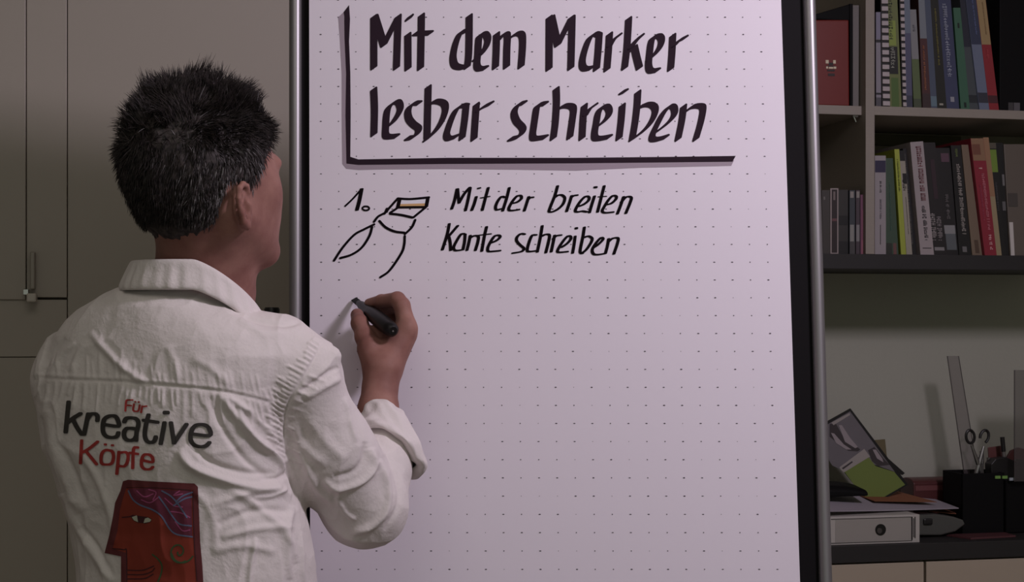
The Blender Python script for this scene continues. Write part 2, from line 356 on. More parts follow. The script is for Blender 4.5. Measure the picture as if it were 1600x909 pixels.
SMALL = [
 ((695,285), 10.67, [[(205,110),(160,310),(115,440)],[(215,110),(225,220),(238,340)],[(238,340),(325,190),(415,85)],[(425,90),(390,280),(345,467)],[(525,240),(490,360),(450,462)],[(562,98),(582,93)],[(725,90),(675,270),(625,462)],[(1075,90),(1030,270),(965,472)],[(1005,248),(945,238),(885,310),(848,400),(862,455),(940,440)],[(1140,345),(1210,325),(1275,270),(1268,222),(1205,228),(1135,305),(1075,410),(1072,460),(1130,467),(1235,452)],[(1400,240),(1355,380),(1325,472)],[(1385,290),(1420,255),(1470,248)]]),
 ((845,285), 10.67, [[(280,60),(235,220),(170,380),(135,480)],[(230,250),(290,212),(355,212),(400,262),(370,360),(290,440),(200,487),(145,492)],[(515,222),(475,350),(430,482)],[(505,250),(550,220),(605,212)],[(640,395),(720,362),(795,300),(803,245),(750,232),(680,290),(610,390),(575,475),(620,490),(690,478),(765,490)],[(895,230),(850,370),(812,500)],[(902,76),(922,76)],[(902,84),(922,84)],[(1057,60),(1005,260),(947,490)],[(1100,370),(1180,345),(1250,280),(1257,232),(1200,222),(1130,290),(1060,400),(1025,475),(1070,505),(1205,494)],[(1380,240),(1325,400),(1277,522)],[(1340,330),(1425,242),(1508,250),(1488,340),(1418,512)]]),
 ((680,345), 10.67, [[(235,50),(200,230),(120,480)],[(375,82),(240,240)],[(225,250),(250,360),(258,488)],[(480,215),(430,225),(360,330),(308,440),(330,490),(400,490),(465,478)],[(500,225),(490,350),(465,472)],[(585,245),(565,350),(530,488)],[(580,285),(650,248),(718,262),(712,350),(670,490)],[(857,100),(820,260),(777,502)],[(920,370),(1020,328),(1082,270),(1060,240),(990,255),(920,355),(878,450),(885,505),(950,508),(1080,496)],[(1490,222),(1430,215),(1368,265),(1358,330),(1415,400),(1478,455),(1460,498),(1400,520),(1295,536)]]),
 ((800,345), 8.889, [[(335,195),(280,203),(240,290),(212,400),(235,425),(340,415)],[(420,70),(392,240),(352,430)],[(408,215),(465,188),(520,198),(508,290),(470,440)],[(592,202),(572,300),(545,427)],[(572,250),(615,208),(680,198)],[(690,365),(760,318),(812,260),(815,218),(770,215),(700,295),(640,395),(645,435),(770,427)],[(877,215),(862,330),(842,445)],[(890,98),(898,98)],[(890,106),(898,106)],[(1005,90),(985,220),(948,400),(955,445),(980,450)],[(1000,230),(1060,212),(1112,242),(1098,300),(1035,395),(970,450)],[(1135,370),(1200,325),(1265,255),(1235,235),(1165,310),(1115,400),(1135,460),(1200,467),(1295,452)],[(1342,250),(1325,350),(1298,450)],[(1340,290),(1400,242),(1472,240),(1465,310),(1415,458)]]),
]
for org, sc, st in SMALL: pen(st, org, sc, NS, RS, on_paper, 'line_lettering', m_ink2, pad)
pen([[(600,258),(660,248),(748,232)]], (695,285), 10.67, (1.5,0), .8, on_paper, 'line_lettering', m_ink2, pad)
pen([[(960,240),(1090,230)]], (845,285), 10.67, (1.5,0), .8, on_paper, 'line_lettering', m_ink2, pad)
pen([[(700,243),(930,215)]], (680,345), 10.67, (1.5,0), .9, on_paper, 'line_lettering', m_ink2, pad)
ring = [(463+27*math.cos(a), 280+16*math.sin(a)) for a in [i*math.pi/6 for i in range(13)]]
pen([[(300,262),(360,205),(428,128)], ring], (480,270), 5.05, (0,0), 1.5, on_paper, 'numeral_lettering', m_ink2, pad)
pen([[(430,128),(412,220),(393,292)]], (480,270), 5.05, (3.5,-.5), 1.4, on_paper, 'numeral_lettering', m_ink2, pad)
DR = [[(212,692),(280,590),(370,490),(450,445),(528,407)],[(262,672),(350,645),(430,590),(490,500),(512,428)],[(528,385),(560,345),(610,318)],[(610,322),(650,275),(715,202)],[(715,202),(770,206),(830,206),(960,194)],[(935,272),(840,350)],[(830,352),(740,332),(655,322)],[(655,315),(700,285),(722,268)],[(720,272),(930,270)],[(852,372),(825,430),(772,482)],[(570,380),(620,430),(690,462),(765,472)],[(770,500),(765,570),(740,640),(650,770),(578,823)]]
pen(DR, (480,270), 5.05, (.9,-.4), 1.7, on_paper, 'marker_drawing', m_ink2, pad)
for st_ in ([(952,200),(940,265)],[(730,210),(716,268)],[(635,280),(622,310)]): pen([st_], (480,270), 5.05, (3.6,-.6), 1.2, on_paper, 'marker_drawing', m_ink2, pad)
poly([(480+x/5.05, 270+y/5.05) for x, y in ((733,246),(932,240),(928,263),(728,266))], lambda x, y, e: cw(CH(x, y, .0004)), 'ochre_band', m_gold, pad)
poly([(480+x/5.05, 270+y/5.05) for x, y in ((736,212),(940,204),(932,240),(733,246))], lambda x, y, e: cw(CH(x, y, .0004)), 'pale_band', mat('pale_ink', (236,234,244), 1.0, .8), pad)
poly([(537,19),(545.5,8),(547,30),(545.5,65),(547.5,115),(548,180),(547.5,245),(560,249),(700,246.5),(900,246.5),(1050,245),(1149.5,243.5),(1144.5,252.5),(900,255),(700,256),(560,257.5),(541.5,255.5),(540,180),(541,115),(538.5,60),(538,25)], on_paper, 'heading_underline', m_ink, pad)
poly([(528.5,27),(537,19),(540,60),(542,115),(541,180),(543,254),(560,256),(900,254),(1144,251),(1147,250),(1142.5,259),(1000,262),(900,266.5),(800,265),(700,264),(600,264.5),(560,265.5),(541,263.5),(535,256),(534,180),(534,115),(531,60)], lambda x, y, e: cw(CH(x, y, .0003)), 'grey_shade_line', m_ink3, pad)
#@@SHELF
# ------------------------------------------------------------------ shelving on the right
m_birch = mat('birch_board', (120,113,104), 1.5, .55, bump=.05, scale=30, var=.06, aniso=(1,1,14))
m_birchh = mat('birch_board_flat', (120,113,104), 1.5, .55, bump=.05, scale=30, var=.06, aniso=(1,14,14))
m_dark = mat('anthracite_board', (34,32,31), 1.1, .6, bump=.05, scale=40)
m_backp = mat('shelf_back', (66,63,52), 5.5, .8)
GL = []
def zs(px, py, w=SH): return RP(px, py, w)[2]
z_up_top = zs(1400, 166.5); z_up_bot = zs(1400, 180.5)
z_dk_top = zs(1400, 397.2); z_dk_bot = zs(1400, 420.6)
z_desk_top = zs(1450, 848.0); z_desk_bot = zs(1450, 874.5)
XL = ux(1150, SH); XR = 2.05
ub = thing('wall_shelf_unit', 'birch shelf unit with dark bottom board, crammed with books', 'shelf', ((XL+XR)/2, SH+.15, z_dk_bot))
b = MB(); b.box(XL, XR, WALLW-.02, WALLW-.002, z_dk_top, 2.3); b.build('back_panel', m_backp, ub)
b = MB(); b.box(XL, XR, SH, WALLW, z_dk_bot, z_dk_top); b.build('shelf_board', m_dark, ub, bevel=.001, label='dark anthracite bottom shelf board')
b = MB(); b.box(ux(1352.7, SH), ux(1366.7, SH), SH, WALLW-.02, z_dk_top, 2.3); b.build('upright', m_birch, ub, bevel=.0008)
b = MB(); b.box(XL, XL+.018, SH, WALLW-.02, z_dk_top, 2.3); b.build('upright', m_birch, ub, bevel=.0008)
b = MB(); b.box(XR-.018, XR, SH, WALLW-.02, z_dk_top, 2.3); b.build('upright', m_birch, ub, bevel=.0008)
b = MB(); b.box(ux(1366.7, SH), XR-.018, SH+.001, WALLW-.02, z_up_bot, z_up_top); b.build('shelf_board', m_birchh, ub, bevel=.0008)
zl_t, zl_b = zs(1300, 162), zs(1300, 176.3)
b = MB(); b.box(XL+.018, ux(1352.7, SH), SH+.02, WALLW-.02, zl_b, zl_t); b.build('shelf_board', m_birchh, ub, bevel=.0008)
b = MB(); px_ = ux(1335, SH+.03); b.box(px_-.006, px_+.006, SH+.024, SH+.034, zl_b-.004, zl_b); b.add([(px_-.003,SH+.026,zl_b-.003),(px_+.003,SH+.026,zl_b-.003),(px_+.004,SH+.03,zl_b-.013)], [(0,1,2)]); b.tube([(px_-.002,SH+.028,zl_b-.003),(px_+.003,SH+.028,zl_b-.014)], .0022, 8); b.build('shelf_pin', m_chrome, ub)
for zt in (2.26,):
    b = MB(); b.box(ux(1366.7, SH), XR-.018, SH+.001, WALLW-.02, zt, zt+.018); b.build('shelf_board', m_birchh, ub)

def quad_map(xtl, xtr, xbl, xbr, ytop, zbase, w, dep, dy=0):
    """returns P(s, t, d): s across the spine, t up it, d metres behind its face"""
    ztl, ztr = zs(xtl, ytop, w), zs(xtr, ytop+dy, w)
    wr_ = SH+.014 if abs(w-SH) < .03 else w   # neighbours share one reference plane
    A = np.array([ux(xbl, wr_), w, zbase]); B = np.array([ux(xbr, wr_), w, zbase]); C = np.array([ux(xtl, wr_), w, ztl]); D = np.array([ux(xtr, wr_), w, ztr])
    def P(s, t, d):
        q = (A*(1-s)+B*s)*(1-t)+(C*(1-s)+D*s)*t; return (q[0], q[1]+d, q[2])
    return P, np.linalg.norm(B-A), np.linalg.norm(C-A)
def pbox(mb, P, s0, s1, t0, t1, d0, d1):
    mb.hexa([P(s0,t0,d0), P(s1,t0,d0), P(s1,t0,d1), P(s0,t0,d1), P(s0,t1,d0), P(s1,t1,d0), P(s1,t1,d1), P(s0,t1,d1)])
m_pages = mat('book_pages', (150,142,128), 2.2, .9)
def book(label, x, ytop, zbase, rgb, w=SH+.014, dep=.17, bands=(), title=None, spiral=False, group=None, gain=1.6, dy=0, name='book', cat='book'):
    """x = (top left, top right, bottom left, bottom right) of the spine in pixels of the photograph
       bands = (t0, t1, rgb[, s0, s1]) ; title = list of (t0, t1, s0, s1, rgb)"""
    P, wd, ht = quad_map(*x, ytop, zbase, w, dep, dy)
    c = P(.5, 0, dep/2)
    o = thing(name, label, cat, (c[0], c[1], zbase), group)
    dz9 = lambda c3: tuple(int(round((c*.84+sum(c3)/3*.16)*.97)) for c in c3)
    rgb = dz9(rgb); bands = [(b9[0], b9[1], dz9(b9[2]))+tuple(b9[3:]) for b9 in bands]
    cm = mat('cover_%d_%d_%d' % rgb, rgb, gain, .45, bump=.04, scale=60)
    th = min(.0022, wd*.22)/wd
    mb = MB(); pbox(mb, P, 0, 1, 0, 1, 0, .003); pbox(mb, P, 0, th, 0, 1, .003, dep); pbox(mb, P, 1-th, 1, 0, 1, .003, dep)
    mb.build('cover', cm, o)
    mb = MB(); pbox(mb, P, th, 1-th, .012, .985, .003, dep-.004); mb.build('pages', m_pages, o)
    for i, bd in enumerate(bands):
        t0, t1, rg = bd[:3]; s0, s1 = bd[3:5] if len(bd) > 4 else (0.02, .98)
        mb = MB(); pbox(mb, P, s0, s1, t0, t1, -.0004-.00008*i, .0002); mb.build('spine_band', mat('cover_%d_%d_%d' % rg, rg, gain, .45), o)
    for q in (title or ()):
        t0, t1, s0, s1, rg = q[:5]; dens = q[5] if len(q) > 5 else .75
        mb = MB(); t = t0; rr = random.Random(int(t0*1000)+int(x[0])); ch = (s1-s0)*wd/ht*.62*dens/.75
        while t < t1:
            h = ch*rr.uniform(.55, 1.05)
            if rr.random() < .13: t += ch*.8; continue
            a, c2 = s0, s1
            r_ = rr.random()
            if r_ < .3: c2 = s0+(s1-s0)*.72
            elif r_ < .42: a = s0-(s1-s0)*.12
            e = -.0009
            k = rr.random()
            if k < .4: pbox(mb, P, a, c2, t, t+h*.3, e, 0); pbox(mb, P, a, c2, t+h*.62, t+h*.85, e, 0); pbox(mb, P, a, a+(c2-a)*.28, t, t+h*.85, e, 0)
            elif k < .7: pbox(mb, P, a, c2, t, t+h*.32, e, 0); pbox(mb, P, a+(c2-a)*.4, a+(c2-a)*.62, t+h*.3, t+h*.8, e, 0)
            else: pbox(mb, P, a, a+(c2-a)*.25, t, t+h*.85, e, 0); pbox(mb, P, c2-(c2-a)*.25, c2, t, t+h*.85, e, 0); pbox(mb, P, a, c2, t+h*.3, t+h*.55, e, 0)
            t += h+ch*.18
        if mb.v: mb.build('spine_lettering', mat('cover_%d_%d_%d' % rg, rg, gain, .5), o)
    if spiral:
        for k in range(spiral):
            t = (k+.5)/spiral; mb = MB(); pbox(mb, P, .05, .95, t-.32/spiral, t+.32/spiral, -.004, .001)
            mb.build('comb_ring', mat('comb_white', (142,134,134), gain, .5), o, bevel=.001)
    return o
zU, zD = z_up_top, z_dk_top
G1, G2, G3 = 'books on the upper birch shelf', 'books on the dark bottom shelf', 'slim cases on the dark bottom shelf'
UP = -26     # top row of the tall books, beyond the frame
book('slim white book with black bars, first beside the birch upright on upper shelf', (1368.5,1375.5,1369,1377), 19, zU, (112,108,116), bands=((0,.1,(64,62,66)),(.13,.15,(24,22,24)),(.68,.71,(24,22,24)),(.72,1,(104,100,118))), group=G1)
book('comb-bound black notebook with white rings, left one of the two comb-bound ones', (1375.5,1386.5,1378,1390.5), UP, zU, (22,19,20), w=SH+.014, spiral=17, group=G1)
book('lime book with black lettered label halfway up its spine', (1387,1401,1391,1409), UP, zU, (88,96,50), bands=((0,.24,(62,88,34),.15,.78),(.27,.49,(20,20,18),0,.8),(.5,.7,(112,128,48),.02,.7)), title=[(.3,.49,.15,.55,(120,122,112)),(.55,.95,.06,.4,(30,32,22))], group=G1)
book('comb-bound black notebook with white rings, right one of the two comb-bound ones', (1404.5,1411.5,1410,1416), UP, zU, (22,20,20), spiral=19, group=G1)
book('violet-blue book between the comb-bound notebook and the white one', (1412,1421,1416,1426), UP, zU, (66,66,90), bands=((.6,1,(84,94,108)),(.0,.1,(46,48,66))), group=G1)
book('white book with plain green lower half on upper shelf', (1423,1433.5,1430,1442), 15, zU, (74,88,50), w=SH+.02, bands=((.5,1,(108,108,110)),(0,.1,(58,66,46))), title=[(.78,.84,.35,.7,(70,70,74))], group=G1)
book('dark red book with orange lettering under a grey top', (1433.7,1443,1442,1455), UP, zU, (62,30,30), bands=((.56,1,(96,102,108)),(0,.12,(48,32,32))), title=[(.15,.5,.3,.55,(134,84,54))], group=G1)
book('slim steel-blue book right of the dark red one', (1443,1452,1455,1464.5), UP, zU, (58,66,84), bands=((.02,.1,(78,98,110)),), group=G1)
book('black book with pale yellow lettering left of the navy titled book', (1452,1464,1464.5,1479.5), UP, zU, (26,26,20), bands=((.03,.045,(130,126,114),.25,.65),), title=[(.35,.8,.4,.6,(104,98,48))], group=G1)
book('navy book with large white upright title on upper shelf', (1464,1483.5,1479.5,1499), UP, zU, (46,52,78), bands=((.06,.1,(120,120,128),.35,.65),), title=[(.26,.84,.3,.62,(124,128,140))], group=G1)
book('green folder-like book with a dark hole near top and bottom', (1488,1499,1500,1514), 12, zU, (44,84,62), w=SH+.01, bands=((.02,.07,(16,26,22),.4,.65),(.8,.85,(16,26,22),.4,.65)), group=G1)
book('broad book with dark navy upper half and grey-green lower half', (1499.5,1506,1514,1530.5), UP, zU, (56,62,64), w=SH+.018, bands=((.5,1,(30,33,44)),(.06,.12,(30,34,38))), group=G1)
book('navy and light blue book left of the tan and red one', (1506.2,1522,1530.6,1546), UP, zU, (84,92,112), bands=((.52,1,(40,46,66)),(.06,.14,(40,42,52))), title=[(.6,.95,.55,.68,(92,102,140))], group=G1)
book('tan and red book, last of the leaning row on upper shelf', (1522.2,1537,1546.2,1561), UP, zU, (124,24,32), bands=((.52,1,(134,110,70)),(.06,.12,(62,24,28))), title=[(.6,.85,.55,.68,(104,82,52)),(.4,.48,.4,.6,(150,60,64))], group=G1)
# black box file at the end
P_, _, _ = quad_map(1562, 1640, 1562, 1640, UP, zU, SH+.05, .2)
o = thing('box_file', 'black box file at the end of the upper shelf with small silver label', 'box file', (P_(.5,0,.1)[0], SH+.15, zU))
mb = MB(); pbox(mb, P_, 0, 1, 0, 1, 0, .2); mb.build('body', mat('black_card', (14,13,14), .6, .7, spec=.2), o, bevel=.002)
mb = MB(); pbox(mb, P_, .17, .27, .01, .085, -.0006, 0); mb.build('label_plate', mat('plate_a', (44,42,42), 2.2, .5), o)
mb = MB(); pbox(mb, P_, .28, .4, .01, .085, -.0006, 0); mb.build('label_plate', mat('plate_b', (62,60,62), 2.2, .5), o)
# upper left compartment
m_tin = mat('red_tin', (100,32,28), 1.3, .35, coat=.3)
PT, _, _ = quad_map(1272, 1331.5, 1275, 1332.5, 31, zl_t, SH+.03, .19)
o = thing('red_tin_box', 'red tin box with dark raised lid in the left shelf compartment', 'box', (PT(.5,0,.1)[0], SH+.12, zl_t))
mb = MB(); pbox(mb, PT, 0, 1, 0, 1, 0, .17); mb.build('body', m_tin, o, bevel=.003)
PL, _, _ = quad_map(1268, 1332, 1272, 1331.5, 24, zs(1300,31,SH+.03), SH+.031, .16, dy=-19)
mb = MB(); pbox(mb, PL, 0, 1, 0, 1, 0, .16); mb.build('lid', mat('black_card', (14,13,14), .6, .7, spec=.2), o, bevel=.002, label='black raised lid')
PS, _, _ = quad_map(1332, 1337, 1333, 1337, 6, zl_t, SH+.028, .16)
mb = MB(); pbox(mb, PS, 0, 1, 0, 1, 0, .16); mb.build('side_wall', mat('black_card', (14,13,14), .6, .7, spec=.2), o)
m_prt = mat('tin_print', (150,140,120), 2.2, .5); m_prd = mat('tin_print_dark', (28,14,12), 1.5, .5)
mb = MB()
for s0, s1, t0, t1 in ((.36,.44,.49,.53),(.56,.63,.49,.53),(.37,.42,.43,.455),(.57,.64,.43,.455),(.44,.56,.43,.45)): pbox(mb, PT, s0, s1, t0, t1, -.0012, 0)
mb.build('printed_mark', m_prt, o)
mb = MB()
for s0, s1, t0, t1 in ((.44,.56,.47,.5),(.4,.6,.4,.42),(.38,.62,.455,.465),(.42,.6,.345,.375)): pbox(mb, PT, s0, s1, t0, t1, -.0009, 0)
mb.build('printed_mark', m_prd, o)
book('grey-white book standing right of the red tin box', (1337.5,1347,1337.5,1346.5), 8.5, zl_t, (92,88,84), w=SH+.03, dep=.16, group=G1)
book('dark green book squeezed against the birch upright, right of the grey one', (1347.5,1352,1347,1352), 9, zl_t, (34,46,34), w=SH+.032, dep=.16, group=G1)

# bottom row, left compartment: slim cases
book('brown-grey slim case, leftmost on the dark bottom shelf', (1284,1296.5,1286,1297), 297, zD, (50,45,42), group=G3, bands=((.85,.9,(92,86,82),.2,.4),))
book('slim case with white border round a dark red spine', (1297.5,1310,1297.5,1310), 294, zD, (128,116,112), group=G3, bands=((.02,.98,(34,22,22),.16,.84),(.5,.54,(88,52,54),.2,.8),(.82,.95,(100,88,84),.35,.6)))
book('black broad case between the white-bordered one and the slate ones', (1310.5,1327,1310.5,1327), 296.5, zD, (38,36,34), w=SH+.02, group=G3, bands=((.45,.6,(16,14,14)),(.0,.2,(18,17,16))))
book('slate slim case with white ends, left of its twin', (1327.5,1336,1327.5,1336), 297, zD, (44,50,54), group=G3, bands=((.88,.98,(118,112,108),.1,.75),(.2,.46,(112,110,106),.05,.8),(0,.2,(56,54,54))))
book('plum-grey slim case with white ends, right of its twin', (1337.5,1343.5,1337.5,1343.5), 297, zD, (58,48,54), group=G3, bands=((.88,.98,(118,112,108),.1,.9),(.2,.46,(108,104,104),.05,.9)))
book('pink slim case beside the birch upright', (1344.5,1352,1344.5,1352.3), 304, zD, (96,52,74), group=G3, bands=((0,.24,(128,70,84),.2,.9),(.24,.75,(110,58,78),.2,.8)))
# bottom row, right compartment
book('white book with a purple band near its top', (1367,1384,1367,1384.3), 243, zD, (126,118,120), group=G2, bands=((.83,.95,(34,28,56)),), title=[(.6,.75,.45,.6,(70,66,70)),(.36,.56,.45,.6,(90,86,92)),(.1,.3,.48,.53,(60,56,60),.1)])
book('green book with a pinkish block at its foot', (1384.5,1397,1386,1406), 247, zD, (46,66,50), w=SH+.02, group=G2, bands=((.0,.12,(92,56,54),.6,.85),(.0,.12,(34,36,30),.0,.5)), title=[(.25,.75,.42,.52,(64,92,80))])
book('olive book, thin, peeping over the green one', (1376,1399.5,1378,1401), 238, zD, (74,70,34), w=SH+.195, dep=.09, group=G2)
book('thin lime yellow book leaning on the bottom shelf', (1397.5,1405,1408,1416), 233, zD, (132,142,40), group=G2, title=[(.6,.9,.35,.65,(70,76,30))])
book('white paperback with black top right of the lime one', (1405,1413,1416.5,1425.5), 235, zD, (128,122,108), group=G2, bands=((.9,1,(20,18,18)),(.68,.78,(24,20,20),.3,1)), title=[(.6,.7,.2,.8,(24,20,20)),(.2,.55,.55,.65,(90,84,80))])
book('thin black book left of the thick white one', (1413.3,1418.6,1425.7,1434.8), 232, zD, (22,20,20), w=SH+.022, group=G2, title=[(.1,.95,.3,.55,(92,88,86))])
book('thick white book with long red and black spine title', (1418.8,1438.8,1435,1456), 222, zD, (132,122,122), w=SH+.004, group=G2, dy=-1.5, bands=((.055,.062,(40,34,36),.2,.85),), title=[(.48,.95,.42,.78,(88,40,44),.45),(.13,.43,.42,.7,(34,30,32),.45)])
book('black book with large white two-line title near its foot', (1440,1461,1456.5,1480), 222.5, zD, (28,24,25), group=G2, bands=((.04,.07,(110,106,106),.2,.85),(.5,.85,(44,28,34),.5,.8)), title=[(.13,.37,.1,.42,(128,122,120),.4),(.13,.34,.52,.82,(118,112,112),.4)])
book('black book with pale picture at its foot and mauve patch at top', (1462,1485,1480,1499), 231, zD, (26,23,24), w=SH+.018, group=G2, bands=((.87,.95,(74,50,62),.35,.9),(.05,.28,(74,80,82),.1,.9),(.2,.28,(112,112,112),.0,.9)), title=[(.34,.56,.35,.6,(86,82,82))])
book('black book with slim white title running up its spine', (1485.5,1501,1499,1518), 227, zD, (20,18,17), group=G2, bands=((.03,.08,(90,88,88),.3,.65),), title=[(.18,.82,.38,.72,(138,132,126),.5),(.9,.96,.4,.6,(96,110,60))])
book('beige worn book between the black titled one and the red one', (1501.5,1512,1518.5,1534), 226, zD, (100,84,66), w=SH+.012, group=G2, bands=((.02,.14,(70,54,40),.35,.75),))
book('red book with beige top and small white lettering', (1512,1532.5,1534.5,1553), 216, zD, (120,22,36), w=SH+.002, group=G2, bands=((.81,1,(118,86,60)),(.86,.95,(98,56,40),.05,.65)), title=[(.22,.7,.52,.72,(164,100,108)),(.05,.17,.5,.72,(190,150,150)),(.3,.6,.25,.36,(140,60,80)),(.74,.78,.35,.62,(190,160,150))])
book('cream-coloured thin book pressed against the red one', (1532.5,1541,1553,1561.5), 214.5, zD, (128,112,82), w=SH+.004, group=G2, bands=((.5,1,(128,92,64)),))
book('black book with a lime block near the top of its spine', (1542,1554.5,1562,1570), 223, zD, (24,23,21), w=SH+.01, group=G2, bands=((.74,.94,(92,118,36),.05,.95),(.95,1,(72,66,54))), title=[(.4,.65,.35,.6,(70,68,70))])
book('narrow black book with white patches, last before the grey rack', (1554.5,1566,1570,1575.5), 223, zD, (20,19,19), w=SH+.012, group=G2, bands=((.62,.72,(92,90,90),.6,.95),(.4,.48,(80,78,78),.3,.9)))
PG, _, _ = quad_map(1567, 1625, 1577, 1628, 225, zD, SH+.01, .2)
o = thing('magazine_rack', 'grey translucent magazine rack at the right end of the bottom row', 'rack', (PG(.5,0,.1)[0], SH+.11, zD))
mb = MB(); pbox(mb, PG, 0, 1, 0, 1, .0, .003); pbox(mb, PG, 0, .03, 0, 1, .003, .2); pbox(mb, PG, .97, 1, 0, 1, .003, .2); pbox(mb, PG, 0, 1, 0, .012, .003, .2)
mb.build('body', mat('grey_acrylic', (66,60,54), 2.3, .4, bump=.3, scale=14), o, bevel=.001)
mb = MB(); pbox(mb, PG, .02, .13, .0, .3, -.001, 0); mb.build('label_card', mat('pale_card', (132,128,124), 2.4, .6), o)
mb = MB(); pbox(mb, PG, .03, .3, .44, .56, -.001, 0); mb.build('sticker', mat('dim_sticker', (46,42,38), 2.3, .6), o)
# light strip details behind the books
b = MB(); b.box(ux(1367,SH+.2), ux(1530,SH+.2), WALLW-.034, WALLW-.02, zs(1400,213,WALLW), z_up_bot-.03); tag(b.build('backing_card', mat('olive_card', (64,62,44), 2.3, .8)), 'olive backing card propped against the shelf back behind the leaning books', 'card')

# lower sideboard
sb = thing('sideboard', 'sideboard with anthracite worktop and cream doors under the book shelves', 'sideboard', ((XL+XR)/2, SH+.15, 0))
m_cream = mat('cream_front', (146,135,119), 1.55, .5, bump=.03, scale=60)
b = MB(); b.box(XL, XR, SH-.003, WALLW-.003, z_desk_bot, z_desk_top); b.build('worktop', m_dark, sb, bevel=.001)
b = MB(); b.box(XL+.01, XR-.01, SH+.02, WALLW-.003, .0, z_desk_bot); b.build('carcass', m_backp, sb)
xg = ux(1445.5, SH)
for a, c in ((XL, xg), (xg, XR)):
    b = MB(); b.box(a+.003, c-.003, SH, SH+.018, .08, z_desk_bot-.004); b.build('door', m_cream, sb, bevel=.0012)
#@@DESK
# ------------------------------------------------------------------ things on the sideboard
zK = z_desk_top
def DX(px, w): return ux(px, w)
def dz(py, w, px=1450): return zs(px, py, w)
# lever arch file lying down
wB = SH+.012; m_filew = mat('file_spine', (128,124,118), 1.64, .5); m_filee = mat('file_edge', (150,146,140), 1.60, .45)
x0, x1 = DX(1255, wB), DX(1437, wB); zt = dz(804.5, wB, 1400)
ba = thing('ring_binder', 'white lever arch file lying flat at the front of the worktop', 'binder', ((x0+x1)/2, wB+.14, zK))
b = MB(); b.box(x0, x1, wB, wB+.003, zK, zt); b.box(x0, x1, wB+.003, wB+.25, zK, zK+.003); b.box(x0, x1, wB+.003, wB+.25, zt-.003, zt); b.build('cover', m_filee, ba, bevel=.001)
b = MB(); b.box(x0+.005, x1-.012, wB+.01, wB+.24, zK+.004, zt-.006); b.build('pages', m_pages, ba)
b = MB(); xa, xb_ = DX(1305, wB), DX(1423, wB); b.box(xa, xb_, wB-.0006, wB, zK+.005, zt-.006); b.build('spine_label', m_filew, ba)
b = MB(); xk = DX(1375.5, wB); zm = (zK+zt)/2; b.tube([(xk, wB-.002, zm), (xk, wB+.0008, zm)], .0125, 28); hole = b.build('finger_hole', mat('hole_dark', (24,22,21), 1.2, .3), ba, smooth=True)
b = MB(); b.tube([(xk-.003, wB-.003, zm-.002), (xk-.003, wB-.0019, zm-.002)], .006, 16); b.build('finger_hole_glint', mat('hole_glint', (60,57,54), 1.6, .3), hole, smooth=True)  # paler disc, a glint painted into the dark finger hole
b = MB()
for z_ in (zt-.005, zK+.0045): b.box(xa-.01, xb_+.003, wB-.0012, wB, z_-.0005, z_+.0005)
b.box(xb_+.001, xb_+.004, wB-.0012, wB, zK+.006, zt-.005); b.box(xb_+.009, xb_+.011, wB-.0012, wB, zK+.01, zt-.005)
b.build('printed_line', mat('black_print', (30,27,26), 1.2, .5), ba)
b = MB(); b.box(xb_+.006, xb_+.0075, wB-.0012, wB, zK+.012, zt-.008); b.build('printed_line', mat('black_print', (30,27,26), 1.2, .5), ba)
# sheaf of papers sagging over the file
def sheet(name, label, cat, quad, m, sag=.004, th=.0012, w0=None, group=None, nx=14, ny=8, wave=0):
    """quad = four world points (front-left, front-right, back-right, back-left)"""
    A, B, C, D = [np.array(p) for p in quad]; V = []; Fc = []
    for top in (1, 0):
        for j in range(ny+1):
            for i in range(nx+1):
                s, t = i/nx, j/ny; p = (A*(1-s)+B*s)*(1-t)+(D*(1-s)+C*s)*t
                z = -sag*4*s*(1-s)+wave*math.sin(s*5+t*3); V.append((p[0], p[1], p[2]+z+(th if top else 0)))
    n = (nx+1)*(ny+1)
    for j in range(ny):
        for i in range(nx):
            a = j*(nx+1)+i; Fc.append((a, a+1, a+nx+2, a+nx+1)); Fc.append((n+a, n+a+nx+1, n+a+nx+2, n+a+1))
    for i in range(nx): Fc.append((i, n+i, n+i+1, i+1)); a = ny*(nx+1)+i; Fc.append((a, a+1, n+a+1, n+a))
    for j in range(ny): a = j*(nx+1); Fc.append((a, a+nx+1, n+a+nx+1, n+a)); a += nx; Fc.append((a, n+a, n+a+nx+1, a+nx+1))
    o = mesh(name, V, Fc, m, None); tag(o, label, cat, group)
    for p in o.data.polygons: p.use_smooth = True
    md = o.modifiers.new('s', 'EDGE_SPLIT'); md.split_angle = math.radians(50); return o
m_sheet = mat('loose_paper', (128,122,128), 1.67, .8); m_orange = mat('orange_paper', (104,64,42), 1.74, .8)
zb = zt
sheet('paper_sheet', 'white loose sheets sagging over the lever arch file', 'paper', [RP(1262,799.5,3.105),RP(1498,794.5,3.2),RP(1462,781,3.31),RP(1262,757,3.31)], m_sheet, .0015, .002)
sheet('paper_sheet', 'orange-brown sheet lying on the white loose sheets', 'paper', [RP(1366,783,3.2),RP(1464,784.5,3.215),RP(1404,768.5,3.3),RP(1328,769,3.3)], m_orange, 0, .001)
sheet('paper_sheet', 'orange corner of a sheet under the tip of the white sheets', 'paper', [RP(1452,799,3.205),RP(1494,803,3.215),RP(1490,797,3.28),RP(1446,792,3.28)], mat('orange_paper_b', (118,72,50), 1.39, .8), 0, .001)
